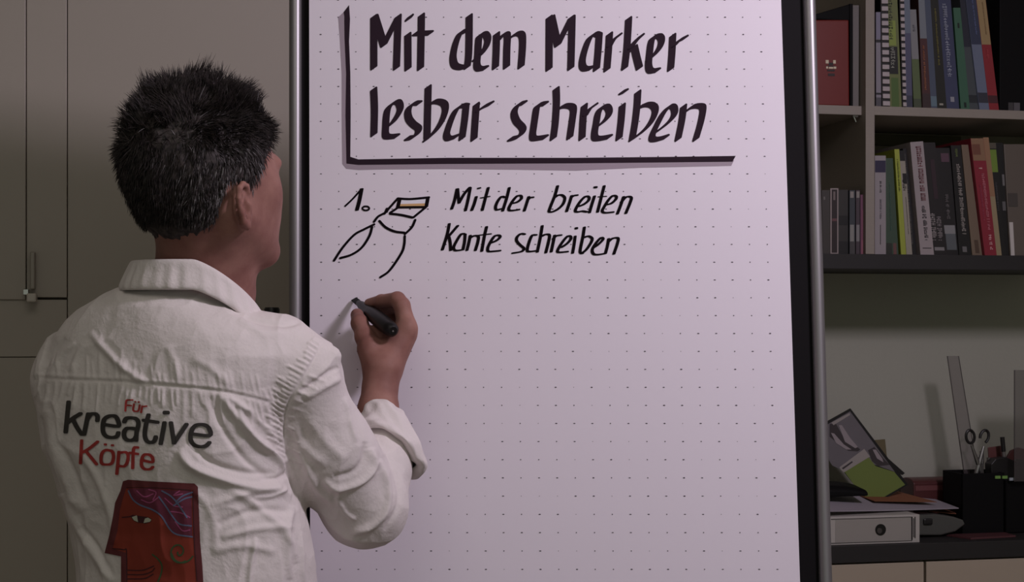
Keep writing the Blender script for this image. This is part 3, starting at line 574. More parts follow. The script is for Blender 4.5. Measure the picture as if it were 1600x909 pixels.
# leaning brochure, mostly behind the chart tube
wM = 3.25
def MP(px, py, e=0): p = RP(px, py, wM); return (p[0], p[1]-e, p[2])
q0 = [(1268,672),(1329,638),(1419,757),(1362,791)]
base = MP(1362, 791)
br = thing('framed_brochure', 'leaning black-edged brochure with grey photo of hands and green lower half', 'brochure', (base[0], wM, zb+.03))
def mpoly(name, pts, m, e, par, th=.0005):
    V = [MP(x, y, e) for x, y in pts]+[MP(x, y, e-th) for x, y in pts]; n = len(pts)
    return mesh(name, V, [tuple(range(n)), tuple(range(2*n-1, n-1, -1))]+[(i, i+n, (i+1)%n+n, (i+1)%n) for i in range(n)], m, par)
mpoly('backing', q0, mat('black_edge', (18,16,16), 1.2, .5), 0, br, .004)
mpoly('photo_print', [(1270,676),(1328,642.5),(1398,737),(1362,724),(1356,713),(1318,735),(1300,727)], mat('photo_grey', (86,82,85), 1.67, .5, var=.1, scale=30), .0008, br)
mpoly('green_field', [(1318,735),(1356,713),(1368,728),(1397,737),(1414,757),(1364,786),(1340,765)], mat('green_print', (86,98,46), 1.74, .5), .0009, br)
mpoly('white_strip', [(1311,730),(1350,701),(1359,713),(1318,738)], mat('white_print', (126,120,116), 1.67, .5), .0013, br)
mpoly('caption_print', [(1315,731),(1331,720),(1332,722),(1317,733)], mat('dark_print', (48,42,44), 1.6, .5), .0016, br)
mpoly('white_strip', [(1299,660),(1327,645),(1328,648),(1302,664)], mat('white_print', (126,120,116), 1.67, .5), .0013, br)
for pts in ([(1296,662),(1306,662),(1316,680),(1330,690),(1344,702),(1340,705),(1325,704),(1310,693),(1296,682)],[(1356,703),(1366,698),(1380,716),(1390,726),(1372,728),(1362,720)]):
    mpoly('photo_shadow', pts, mat('dark_print', (48,42,44), 1.6, .5), .0012, br)
for pts in ([(1310,664),(1315,664),(1328,684),(1340,698),(1336,700),(1320,690)],[(1298,676),(1303,677),(1318,694),(1330,702),(1322,702),(1306,692)],[(1363,702),(1368,702),(1378,716),(1380,722),(1370,716)]):
    mpoly('photo_highlight', pts, mat('light_print', (122,114,116), 1.67, .5), .0016, br)
# black wedge and beige card behind the brochure
V = [RP(1389,717,3.27), RP(1414,739,3.27), RP(1410,742,3.27), RP(1388,728,3.27)]
o = mesh('wedge', V+[(a, c+.01, z) for a, c, z in V], [(0,1,2,3),(7,6,5,4),(0,4,5,1),(1,5,6,2),(2,6,7,3),(3,7,4,0)], m_black); tag(o, 'small black wedge-shaped clip at the right edge of the leaning brochure', 'clip')
V = [RP(1360,688,3.33), RP(1383,686,3.33), RP(1389,745,3.33), RP(1364,747,3.33)]
o = mesh('note_card', V+[(a, c+.003, z) for a, c, z in V], [(0,1,2,3),(7,6,5,4),(0,4,5,1),(1,5,6,2),(2,6,7,3),(3,7,4,0)], mat('note_beige', (88,80,58), 1.60, .8)); tag(o, 'beige note card standing behind the leaning brochure', 'card')
# black cap-like object
c = RP(1318, 765, 3.2); V = []; Fc = []; n = 28
o = thing('black_case', 'black rounded soft case lying on the loose sheets left of the orange one', 'case', (c[0]-.01, 3.2, zb+.036))
mb = MB(); pts = [(DX(1270,3.2)+t*(DX(1348,3.2)-DX(1270,3.2)), 3.2, 0) for t in (0,.3,.6,.85,1)]
hs = [.016,.016,.014,.009,.004]
Vv = []
for (x, y, _), h in zip(pts, hs):
    Vv += [(x, y-.03, zb+.036), (x, y-.03, zb+.040+h*.7), (x, y-.02, zb+.044+h), (x, y+.04, zb+.05+h), (x, y+.05, zb+.042)]
Fc = [(i*5+k, i*5+(k+1)%5, (i+1)*5+(k+1)%5, (i+1)*5+k) for i in range(4) for k in range(5)]+[(0,1,2,3,4),(20,21,22,23,24)]
mb.add(Vv, Fc); mb.build('body', mat('black_card', (14,13,14), .6, .7, spec=.2), o, bevel=.004)
# tape dispenser of clear plastic beside the file
wT = 3.2; cx = DX(1462, wT)
o = thing('tape_dispenser', 'smoky clear plastic dispenser beside the lever arch file', 'dispenser', (cx, wT, zK))
m_clear = mat('smoky_plastic', (84,84,80), 1.53, .25, trans=.35)
mb = MB(); P = []
for (px, py) in ((1425,832),(1425,800),(1455,799),(1482,803),(1497,808),(1500,815),(1485,826),(1462,832)): P.append(RP(px, py+2, wT))
n = len(P); mb.add([(a, wT-.025, max(z, zK)) for a, c_, z in P]+[(a, wT+.025, max(z, zK)) for a, c_, z in P], [tuple(range(n)), tuple(range(2*n-1, n-1, -1))]+[(i, i+n, (i+1)%n+n, (i+1)%n) for i in range(n)])
mb.build('shell', m_clear, o, bevel=.004, seg=3)
mb = MB(); c_ = RP(1450, 814, wT-.028); mb.box(c_[0]-.011, c_[0]+.011, wT-.031, wT-.025, c_[2]-.008, c_[2]+.006); mb.build('blade_holder', m_black, o, bevel=.003)
# dark red roll
wr = 3.36; A_ = RP(1417, 765, wr); B_ = RP(1477, 765, wr)
r_ = .026
o = thing('red_box', 'dark red rounded box behind the papers', 'box', ((A_[0]+B_[0])/2, wr, zK))
mb = MB(); zc = RP(1450, 745, wr)[2]-.012; n = 16
prof = [(-.035, zK), (.035, zK)]+[(.035*math.cos(a), zc+.012*math.sin(a)) for a in [math.pi*k/10 for k in range(11)]]
n = len(prof); V = [(A_[0], wr+y, z) for y, z in prof]+[(B_[0], wr+y, z) for y, z in prof]
mb.add(V, [tuple(range(n)), tuple(range(2*n-1, n-1, -1))]+[(i, i+n, (i+1)%n+n, (i+1)%n) for i in range(n)]); mb.build('body', mat('dark_red', (72,38,38), 1.53, .35), o, bevel=.002)
mb = MB(); mb.box(A_[0]+.004, B_[0]-.01, wr-.0362, wr-.0345, zc-.016, zc-.004); mb.build('lighter_band', mat('red_band', (96,58,58), 1.53, .4), o)
# black pen holders
wP = 3.2
def holder(label, x0p, x1p, ytop, w0, w1, grp):
    xa, xb = DX(x0p, w0), DX(x1p, w0); zt_ = dz(ytop, w0, 1540); t = thing('pen_holder', label, 'pen holder', ((xa+xb)/2, (w0+w1)/2, zK))
    b = MB(); b.box(xa, xa+.003, w0, w1, zK, zt_); b.box(xb-.003, xb, w0, w1, zK, zt_); b.box(xa, xb, w0, w0+.003, zK, zt_); b.box(xa, xb, w1-.003, w1, zK, zt_); b.box(xa, xb, w0, w1, zK, zK+.003)
    b.build('body', mat('black_card', (14,13,14), .6, .7, spec=.2), t, bevel=.001); return t, xa, xb, zt_
t1, hx0, hx1, hz = holder('black square pen holder filled with scissors and pens', 1503, 1569, 739, wP, wP+.09, None)
t2, gx0, gx1, gz = holder('black box at the right edge, next to the pen holder', 1570.5, 1640, 751, wP, wP+.09, None)
for px, rg in ((1557,(80,110,54)),(1568,(80,110,54)),(1579,(110,116,120))):
    b = MB(); p = RP(px+2, 748.5, wP-.012); b.box(p[0]-.0065, p[0]+.0065, wP-.0135, wP-.0105, p[2]-.003, p[2]+.0035)
    if px < 1570: b = MB(); p = RP(px+2, 745.5, wP-.002); b.box(p[0]-.0065, p[0]+.0065, wP-.003, wP, p[2]-.003, p[2]+.0035); tg = t1
    else: tg = t2; 
    b.build('label_strip', mat('strip_%d' % rg[0], rg, 2.4, .5), tg)
# scissors: two handles and blades
m_steel = mat('brushed_steel', (110,108,106), 1.7, .3, .8)
def ringm(cx_, cz_, rx, rz, w, tube, tilt=0, n=24, a0=0, a1=2*math.pi):
    b = MB(); pts = []
    for k in range(n+1):
        a = a0+(a1-a0)*k/n; x = rx*math.cos(a); z = rz*math.sin(a); pts.append((cx_+x*math.cos(tilt)-z*math.sin(tilt), w, cz_+x*math.sin(tilt)+z*math.cos(tilt)))
    b.tube(pts, tube, 8); return b
wS = wP+.03; sc_ = thing('scissors', 'scissors with two black loop handles standing in the pen holder', 'scissors', (DX(1530,wS), wS, zK+.004))
pL = RP(1516, 682, wS); pR = RP(1538, 682, wS)
ringm(pL[0], pL[2], .0105, .015, wS, .0034, .15).build('handle', m_black, sc_, smooth=True)
ringm(pR[0], pR[2], .0105, .015, wS, .0034, -.3, a0=-.9, a1=3.6).build('handle', m_black, sc_, smooth=True)
for a, c_ in (((1518,695),(1536,745)),((1537,697),(1524,745))):
    A1, B1 = RP(*a, wS), RP(*c_, wS); b = MB(); b.tube([A1, ((A1[0]+B1[0])/2, wS, (A1[2]+B1[2])/2), B1, (B1[0], wS, zK+.01)], [.003,.0055,.005,.002], 8); b.build('blade', m_steel, sc_, smooth=True)
# pens and tools in the holders
def rod(name, label, cat, a, c_, w, r, m, group=None, capm=None):
    A1, B1 = RP(*a, w), RP(*c_, w); B1 = (B1[0], B1[1], zK+.006)
    t = thing(name, label, cat, (B1[0], w, zK+.006), group); b = MB(); b.tube([A1, B1], r, 12); b.build('barrel', m, t, smooth=True)
    if capm:
        b = MB(); Am = tuple(A1[i]+(B1[i]-A1[i])*.15 for i in range(3)); b.tube([(A1[0],A1[1],A1[2]+.002), Am], r*1.18, 12); b.build('cap', capm, t, smooth=True)
    return t
m_grpl = mat('grey_plastic', (74,72,68), 1.53, .35)
rod('pen', 'pale grey pen between the scissor blades and the holder rim', 'pen', (1545,716), (1543,760), wP+.05, .0042, mat('pale_pen', (96,92,88), 1.53, .35), capm=m_grpl)
rod('pen', 'grey pen right behind the scissors', 'pen', (1534,706), (1536,760), wP+.06, .004, m_grpl, capm=m_steel)
rod('utility_knife', 'slanting clear-handled cutter with black hooked tip', 'knife', (1566,684), (1580,760), wP+.04, .0045, mat('clear_grey', (92,88,84), 1.53, .25), capm=m_black)
# red eraser-like blocks
def block(name, label, cat, pts, w, th, m):
    V = [RP(x, y, w) for x, y in pts]; n = len(V); mb = MB(); mb.add(V+[(a, c_+th, z) for a, c_, z in V], [tuple(range(n)), tuple(range(2*n-1, n-1, -1))]+[(i, i+n, (i+1)%n+n, (i+1)%n) for i in range(n)])
    o = mb.build(name, m, bevel=.0012); return tag(o, label, cat)
block('card_pack', 'dull red card with pale rim standing in the pen holder', 'card', [(1544,699),(1565,696),(1572,720),(1566,745),(1547,745)], wP+.07, .004, mat('dull_red', (84,48,46), 1.53, .5))
block('notepad', 'dark red rounded notepad standing upright at the right edge', 'notepad', [(1572,718),(1580,704),(1592,699),(1603,702),(1606,760),(1570,760)], wP+.06, .008, mat('dull_red2', (80,40,38), 1.53, .5))
block('cable_bundle', 'black rounded pouch stuffed in the black box at the right edge', 'pouch', [(1549,725),(1556,717),(1572,714),(1590,722),(1600,718),(1606,765),(1571,765),(1550,760)], wP+.02, .03, m_black)
# ruler and clear sheet
def clear(name, label, cat, pts, w, th, m, edge):
    V = [RP(x, y, w) for x, y in pts]; V[2] = (V[2][0], w, max(V[2][2], zK)); V[3] = (V[3][0], w, max(V[3][2], zK)); c_ = V[3]
    t = thing(name, label, cat, (c_[0], w, min(v[2] for v in V))); n = 4
    mb = MB(); mb.add(V+[(a, w+th, z) for a, _, z in V], [tuple(range(n)), tuple(range(2*n-1, n-1, -1))]+[(i, i+n, (i+1)%n+n, (i+1)%n) for i in range(n)]); mb.build('plate', m, t)
    for i, j in ((0, 3), (1, 2)):
        b = MB(); b.tube([(V[i][0], w-.001, V[i][2]), (V[j][0], w-.001, V[j][2])], .0009, 6); b.build('edge', edge, t)
    return t
m_acr = mat('clear_acrylic', (100,92,92), 1.39, .25, alpha=.3); m_edge = mat('acrylic_edge', (64,58,58), 1.44, .4)
clear('ruler', 'long clear plastic ruler leaning on the wall behind the pen holder', 'ruler', [(1480,556),(1497.5,556),(1531,760),(1509,760)], wP+.075, .003, m_acr, m_edge)
clear('acrylic_sheet', 'upright clear acrylic sheet at the right picture edge', 'sheet', [(1585,578),(1665,578),(1665,752),(1585,752)], wP-.02, .003, mat('clear_acrylic_b', (84,80,78), 1.39, .2, alpha=.35), m_edge)
# red booklet lying on the worktop
sheet('booklet', 'dark red booklet lying flat in front of the pen holder', 'booklet', [(DX(1517,3.125),3.125,zK+.0004),(DX(1587,3.14),3.14,zK+.0004),(DX(1570,3.19),3.19,zK+.0004),(DX(1478,3.19),3.19,zK+.0004)], mat('booklet_red', (72,42,44), 1.53, .5), 0, .004, nx=2, ny=2)
#@@PERSON
# ------------------------------------------------------------------ the person (all in the camera frame first)
PB_ = cw((-.42, 1.92, -H))
person = None
D0 = 1.90
BY = math.radians(24)                                # the back is turned this far; the head a little more
bf = np.array([math.sin(BY), math.cos(BY), 0]); brt = np.array([math.cos(BY), -math.sin(BY), 0])
TOR = [ # py, left px, right px, half depth
 (428,246,352,.052),(440,222,358,.060),(452,183,366,.070),(466,150,378,.080),(482,122,398,.088),(500,97,430,.096),(525,75,460,.104),(555,61,476,.110),(590,52,470,.114),(640,51,458,.117),(700,58,452,.116),(760,78,462,.113),(820,98,480,.112),(880,112,487,.115),(960,122,489,.125),(1060,120,500,.13)]
def ringt(py, shrink=0.0):
    ys = [t[0] for t in TOR]; l = np.interp(py, ys, [t[1] for t in TOR]); r = np.interp(py, ys, [t[2] for t in TOR]); bb = np.interp(py, ys, [t[3] for t in TOR])
    return (l+r)/2, (r-l)/2, bb
def torso(Fd, pytop, pybot, shrink=0, k=.02):
    zt_, zb_ = (HOR-pytop)/F*D0, (HOR-pybot)/F*D0
    sl = Fd._sl((-.68, 1.72, zb_), (-.14, 2.12, zt_), .03); X, Y, Z = Fd._pts(sl)
    py = HOR-Z/D0*F; c, hw, bb = ringt(py); cx_ = (c-800)/F*D0; hw = hw/F*D0-shrink; bb = bb-shrink
    a = np.sqrt(np.maximum(hw**2-(bb*math.sin(BY))**2, 1e-5))/math.cos(BY)
    u = (X-cx_)*brt[0]+(Y-D0-.02)*brt[1]; v = (X-cx_)*bf[0]+(Y-D0-.02)*bf[1]
    r = (np.abs(u/a)**2.25+np.abs(v/bb)**2.25)**(1/2.25); d = (r-1)*np.minimum(a, bb)*.95
    d = np.maximum(d, Z-zt_); d = np.maximum(d, zb_-Z)
    Fd.put(sl, np.broadcast_to(d, [q.stop-q.start if q.stop <= len(g) else len(g)-q.start for q, g in zip(sl, Fd.g)]).astype(np.float32), k)
# head frame
HY = math.radians(40); HPc = np.array(CP(324, 283, 1.885)); HT = math.radians(3)
hf = np.array([math.sin(HY), math.cos(HY), 0.0]); hr = np.array([math.cos(HY), -math.sin(HY), 0.0]); hu = np.array([0, 0, 1.0])
hf, hu = hf*math.cos(HT)+hu*math.sin(HT), hu*math.cos(HT)-hf*math.sin(HT)
AX = [hr, hf, hu]
def hp(r, f, u): return HPc+hr*r+hf*f+hu*u
def head_sdf(Fd, grow=0.0, face=True):
    g = grow
    Fd.ell(hp(0,-.012,.018), (.0755+g,.097+g,.093+g), AX, .01)
    Fd.ell(hp(0,.026,-.025), (.067+g,.068+g,.07+g), AX, .03)
    if face:
        Fd.ell(hp(0,.038,-.055), (.05,.052,.048), AX, .025)
        for s in (-1, 1):
            Fd.cone(hp(s*.056,.0,-.05), hp(s*.016,.076,-.088), .02, .015, .02)
            Fd.ell(hp(s*.040,.050,-.018), (.018,.019,.02), AX, .02)
            Fd.ell(hp(s*.028,.076,.022), (.020,.010,.009), AX, .012)
        Fd.ell(hp(0,.08,-.09), (.02,.018,.016), AX, .018)
        Fd.cone(hp(0,.084,.010), hp(0,.103,-.024), .007, .0115, .01)
        for s in (-1, 1): Fd.ell(hp(s*.011,.095,-.028), (.009,.010,.007), AX, .006)
        Fd.ell(hp(0,.09,-.05), (.022,.009,.005), AX, .006); Fd.ell(hp(0,.09,-.059), (.02,.009,.006), AX, .006)
        Fd.cone(hp(-.02,.1,-.0545), hp(.02,.1,-.0545), .0014, .0014, .003, sub=True)
        for s in (-1, 1): Fd.ell(hp(s*.030,.088,.004), (.016,.010,.0095), AX, .008, sub=True); Fd.ell(hp(s*.029,.072,.003), (.0122,.0122,.0122), AX, .003)
def ear(Fd, s):
    E = lambda f, u, o: hp(s*(.0735+o*.95), f*.84-.011, (u+.02)*.78-.034)
    c = [(.004,-.052),(-.006,-.045),(-.013,-.028),(-.017,-.010),(-.014,.006),(-.004,.013),(.007,.010),(.012,.0)]
    Fd.ell(E(-.002,-.020,.002), (.004,.012,.024), AX, .006)
    Fd.chain([E(f,u,.004+.010*min(1,abs(f-.012)/.026)) for f, u in c], [.0048,.0044,.0036,.0035,.0035,.0035,.0034,.003], .003)
    Fd.cone(E(.005,-.046,.004), E(.008,-.038,.005), .0054, .0042, .004)
    Fd.chain([E(.006,-.037,.006), E(-.004,-.030,.009), E(-.007,-.015,.009), E(-.001,-.004,.007)], [.003,.0032,.003,.0028], .0025)
    Fd.cone(E(.011,-.028,.005), E(.012,-.018,.005), .0035, .003, .003)
    Fd.ell(E(.003,-.022,.008), (.006,.0052,.0082), AX, .0025, sub=True)
# hand and arm frame
def HP(px, py, d): return np.array(CP(px, py, d))
ELB = HP(578, 792, 1.985); WRI = HP(594, 604, 2.07); SHO = HP(478, 590, 1.885)
Gx = steps((-.72,-.50,.006),(-.50,-.275,.0026),(-.275,-.235,.004),(-.235,-.115,.0013))
Gy = steps((1.74,2.03,.0028),(2.03,2.23,.0014))
Gz = steps((-.62,-.115,.006),(-.115,.06,.0013),(.06,.31,.0026))
B = Field(Gx, Gy, Gz)
torso(B, 432, 1050, .012)
head_sdf(B); ear(B, 1); ear(B, -1)
NB0 = HP(307, 455, 1.915)
B.cone(hp(.004,-.020,-.045), NB0, .047, .053, .025); B.cone(hp(0,.005,-.06), NB0+bf*.035+brt*.005, .045, .05, .02)
B.cone(hp(.045,-.012,-.06), NB0+bf*.06+brt*.01, .014, .013, .02)      # neck muscle
B.chain([HP(440,585,1.885), HP(464,600,1.885), HP(508,700,1.93), ELB], [.038,.036,.036,.036], .02)
LSH = HP(112, 590, 1.95); LEL = LSH+np.array([.055,.11,-.22]); LWR = LEL+np.array([.11,.17,.06])
B.chain([LSH, LEL], [.042,.036], .02)
B.chain([ELB, ELB*.6+WRI*.4+np.array([.002,0,0]), ELB*.2+WRI*.8, WRI], [.034,.029,.0245,.0225], .015)
# right hand: palm, five fingers round the marker
PAL = HP(606, 545, 2.088)
B.cone(WRI, HP(598,578,2.074), .0225, .0235, .01)
B.cone(HP(590,572,2.078), HP(578,545,2.082), .019, .0175, .012)          # thumb ball
B.cone(HP(604,572,2.082), HP(631,522,2.098), .021, .0185, .014)
B.cone(HP(598,576,2.09), HP(622,530,2.118), .021, .018, .014)
B.cone(HP(596,575,2.098), HP(612,540,2.138), .018, .016, .014)
B.ell(HP(592,528,2.112), (.018,.016,.020), None, .008)
FK = .0035
B.chain([HP(636,513,2.098), HP(628,477,2.102), HP(621,468,2.108), HP(596,470,2.135), HP(577,474,2.158)], [.0135,.0112,.0108,.0088,.0072], FK)     # index
B.chain([HP(634,530,2.118), HP(630,487,2.128), HP(622,478,2.132), HP(604,482,2.152), HP(586,489,2.168)], [.0130,.0108,.0102,.0088,.0076], FK)     # middle
B.chain([HP(624,543,2.136), HP(620,505,2.148), HP(612,499,2.153), HP(600,507,2.168), HP(586,517,2.174)], [.0120,.0102,.0096,.0084,.0074], FK)     # ring
B.chain([HP(610,552,2.148), HP(606,524,2.162), HP(600,520,2.166), HP(590,528,2.178), HP(580,536,2.176)], [.0110,.0088,.0084,.0076,.0068], FK)     # little
B.chain([HP(584,556,2.083), HP(570,526,2.096), HP(562,505,2.118), HP(558,492,2.138)], [.0165,.0128,.0112,.0092], .006)                            # thumb
B.ell(HP(636,511,2.092), (.0115,.010,.012), None, .010)
V, Q = B.nets(); V = smoothv(V, Q, 3, .5)
def biggest(V, Q):
    par = np.arange(len(V))
    for _ in range(200):
        m = np.minimum.reduce([par[Q[:,i]] for i in range(4)]); new = par.copy()
        for i in range(4): np.minimum.at(new, Q[:,i], m)
        new = new[new]
        if (new == par).all(): break
        par = new
    u, c = np.unique(par, return_counts=True); keep = par == u[c.argmax()]; mp = np.cumsum(keep)-1; q = keep[Q[:,0]]
    return V[keep], mp[Q[q]]
V, Q = biggest(V, Q)
def skin_mat():
    m = bpy.data.materials.new('skin'); m.use_nodes = True; nt = m.node_tree; p = nt.nodes['Principled BSDF']
    p.inputs['Roughness'].default_value = .62; p.inputs['Specular IOR Level'].default_value = .3; p.inputs['Subsurface Weight'].default_value = .12; p.inputs['Subsurface Radius'].default_value = (.012,.005,.003); p.inputs['Subsurface Scale'].default_value = .5
    tc = nt.nodes.new('ShaderNodeTexCoord'); n = nt.nodes.new('ShaderNodeTexNoise'); n.inputs['Scale'].default_value = 26; n.inputs['Detail'].default_value = 4
    r = nt.nodes.new('ShaderNodeValToRGB'); r.color_ramp.elements[0].color = (.225,.098,.080,1); r.color_ramp.elements[1].color = (.33,.165,.133,1); r.color_ramp.elements[0].position = .35; r.color_ramp.elements[1].position = .65
    n2 = nt.nodes.new('ShaderNodeTexNoise'); n2.inputs['Scale'].default_value = 420; bp = nt.nodes.new('ShaderNodeBump'); bp.inputs['Strength'].default_value = .12; bp.inputs['Distance'].default_value = .001
    L = nt.links.new; L(tc.outputs['Object'], n.inputs['Vector']); L(n.outputs['Fac'], r.inputs[0]); L(r.outputs[0], p.inputs['Base Color']); L(tc.outputs['Object'], n2.inputs['Vector']); L(n2.outputs['Fac'], bp.inputs['Height']); L(bp.outputs[0], p.inputs['Normal'])
    return m
m_skin = skin_mat()
def fast_mesh(name, V, Q, m, parent=None, base=None, label=None):
    Vw = cwa(V); org = np.array(wloc(parent)) if parent is not None else np.array(base); Vw = Vw-org
    me = bpy.data.meshes.new(name); n = len(Q); k = Q.shape[1]
    me.vertices.add(len(Vw)); me.vertices.foreach_set('co', Vw.astype(np.float32).ravel()); me.loops.add(n*k); me.loops.foreach_set('vertex_index', Q.astype(np.int32).ravel())
    me.polygons.add(n); me.polygons.foreach_set('loop_start', np.arange(0, n*k, k, dtype=np.int32)); me.polygons.foreach_set('use_smooth', np.ones(n, bool)); me.update(calc_edges=True); me.validate()
    if m: me.materials.append(m)
    o = bpy.data.objects.new(name, me); COL.objects.link(o)
    if parent is not None: o.parent = parent
    else: o.location = org
    if label: o['label'] = label
    return o
person = fast_mesh('person', V, Q, m_skin, None, PB_)
tag(person, 'person in white shirt seen from behind, writing on the flip chart', 'person')

# shirt
S = Field(steps((-.70,-.11,.0032)), steps((1.72,2.16,.0036)), steps((-.44,.075,.0032)))
torso(S, 437, 1062, 0, .02)
S.cone(HP(438,550,1.885), HP(470,578,1.885), .045, .047, .03)
S.cone(HP(125,560,1.955), HP(106,595,1.955), .03, .034, .02)
S.chain([HP(470,596,1.885), HP(509,700,1.93), HP(566,785,1.975)], [.048,.056,.0535], .02)
S.cone(HP(485,564,1.87), HP(520,555,1.87), .024, .008, .012)
S.chain([HP(572,790,1.98), HP(590,733,2.01), HP(598,698,2.03), HP(597,668,2.04)], [.0535,.0415,.034,.027], .012)
S.chain([LSH, LEL], [.044,.042], .02)
S.cone(LEL, LEL*.4+LWR*.6, .045, .038, .02)
SV, SQ = S.nets(); SV = smoothv(SV, SQ, 4, .5); SV, SQ = biggest(SV, SQ)
# one level of refinement for the folds (linear split of each quad that the back shows)
def subdiv(V, Q):
    e = np.concatenate([Q[:,[0,1]], Q[:,[1,2]], Q[:,[2,3]], Q[:,[3,0]]]); es = np.sort(e, 1); u, inv = np.unique(es, axis=0, return_inverse=True); inv = inv.reshape(-1)
    n = len(V); m = len(u); EV = (V[u[:,0]]+V[u[:,1]])/2; FV = V[Q].mean(1); k = len(Q); a, b2, c, d = [inv[i*k:(i+1)*k]+n for i in range(4)]; f = np.arange(k)+n+m
    return np.concatenate([V, EV, FV]), np.concatenate([np.stack(q, 1) for q in ((Q[:,0],a,f,d),(a,Q[:,1],b2,f),(f,b2,Q[:,2],c),(d,f,c,Q[:,3]))])
SV, SQ = subdiv(SV, SQ); SV = smoothv(SV, SQ, 3, .5)
SN = vnorm(SV, SQ); PX, PY = px_of(SV)
front = np.clip(-SN[:,1]*2.2+.35, 0, 1)
disp = np.zeros(len(SV))
def fold(pts, w, amp, wout=None):
    """ridge (amp > 0) or furrow along a polyline in picture coordinates, w px wide, amp in mm"""
    P = np.array(catmull(pts, 5)); best = np.full(len(SV), 1e9); tt = np.zeros(len(SV)); n = len(P)-1
    lo, hi = P.min(0)-w*4, P.max(0)+w*4; sel = np.nonzero((PX > lo[0]) & (PX < hi[0]) & (PY > lo[1]) & (PY < hi[1]) & (front > 0))[0]
    if not len(sel): return
    x, y = PX[sel], PY[sel]; b_ = np.full(len(sel), 1e9); t_ = np.zeros(len(sel))
    for i in range(n):
        a, c = P[i], P[i+1]; d = c-a; L = max(d@d, 1e-9); t = np.clip(((x-a[0])*d[0]+(y-a[1])*d[1])/L, 0, 1); q = np.hypot(x-a[0]-t*d[0], y-a[1]-t*d[1]); m = q < b_; b_[m] = q[m]; t_[m] = (i+t[m])/n
    disp[sel] += amp*.001*np.exp(-(b_/w)**2)*np.sqrt(np.clip(np.minimum(t_, 1-t_)*5, 0, 1))*front[sel]
yoke = [(50,589),(90,592),(140,594),(200,597),(270,603),(330,609),(390,620),(448,636)]
fold(yoke, 2.2, -1.0); fold([(x, y-5) for x, y in yoke], 3, .8)
yx = np.array([p[0] for p in yoke]); yy = np.array([p[1] for p in yoke])
rr = random.Random(3); x = 70
while x < 450:
    y0 = np.interp(x, yx, yy); L = rr.uniform(18, 60); s = (x-260)/190*12*rr.uniform(.6, 1.5)+rr.uniform(-3, 3)
    fold([(x, y0+3), (x+s*.4, y0+3+L*.5), (x+s, y0+3+L)], rr.uniform(1.8, 3.4), rr.uniform(.6, 1.9)); 
    if rr.random() < .85: L = rr.uniform(14, 45); fold([(x+3, y0-3), (x+2-s*.3, y0-L*.5), (x-s*.5, y0-3-L)], rr.uniform(1.8, 3.4), rr.uniform(.4, 1.2))
    x += rr.uniform(5, 13)
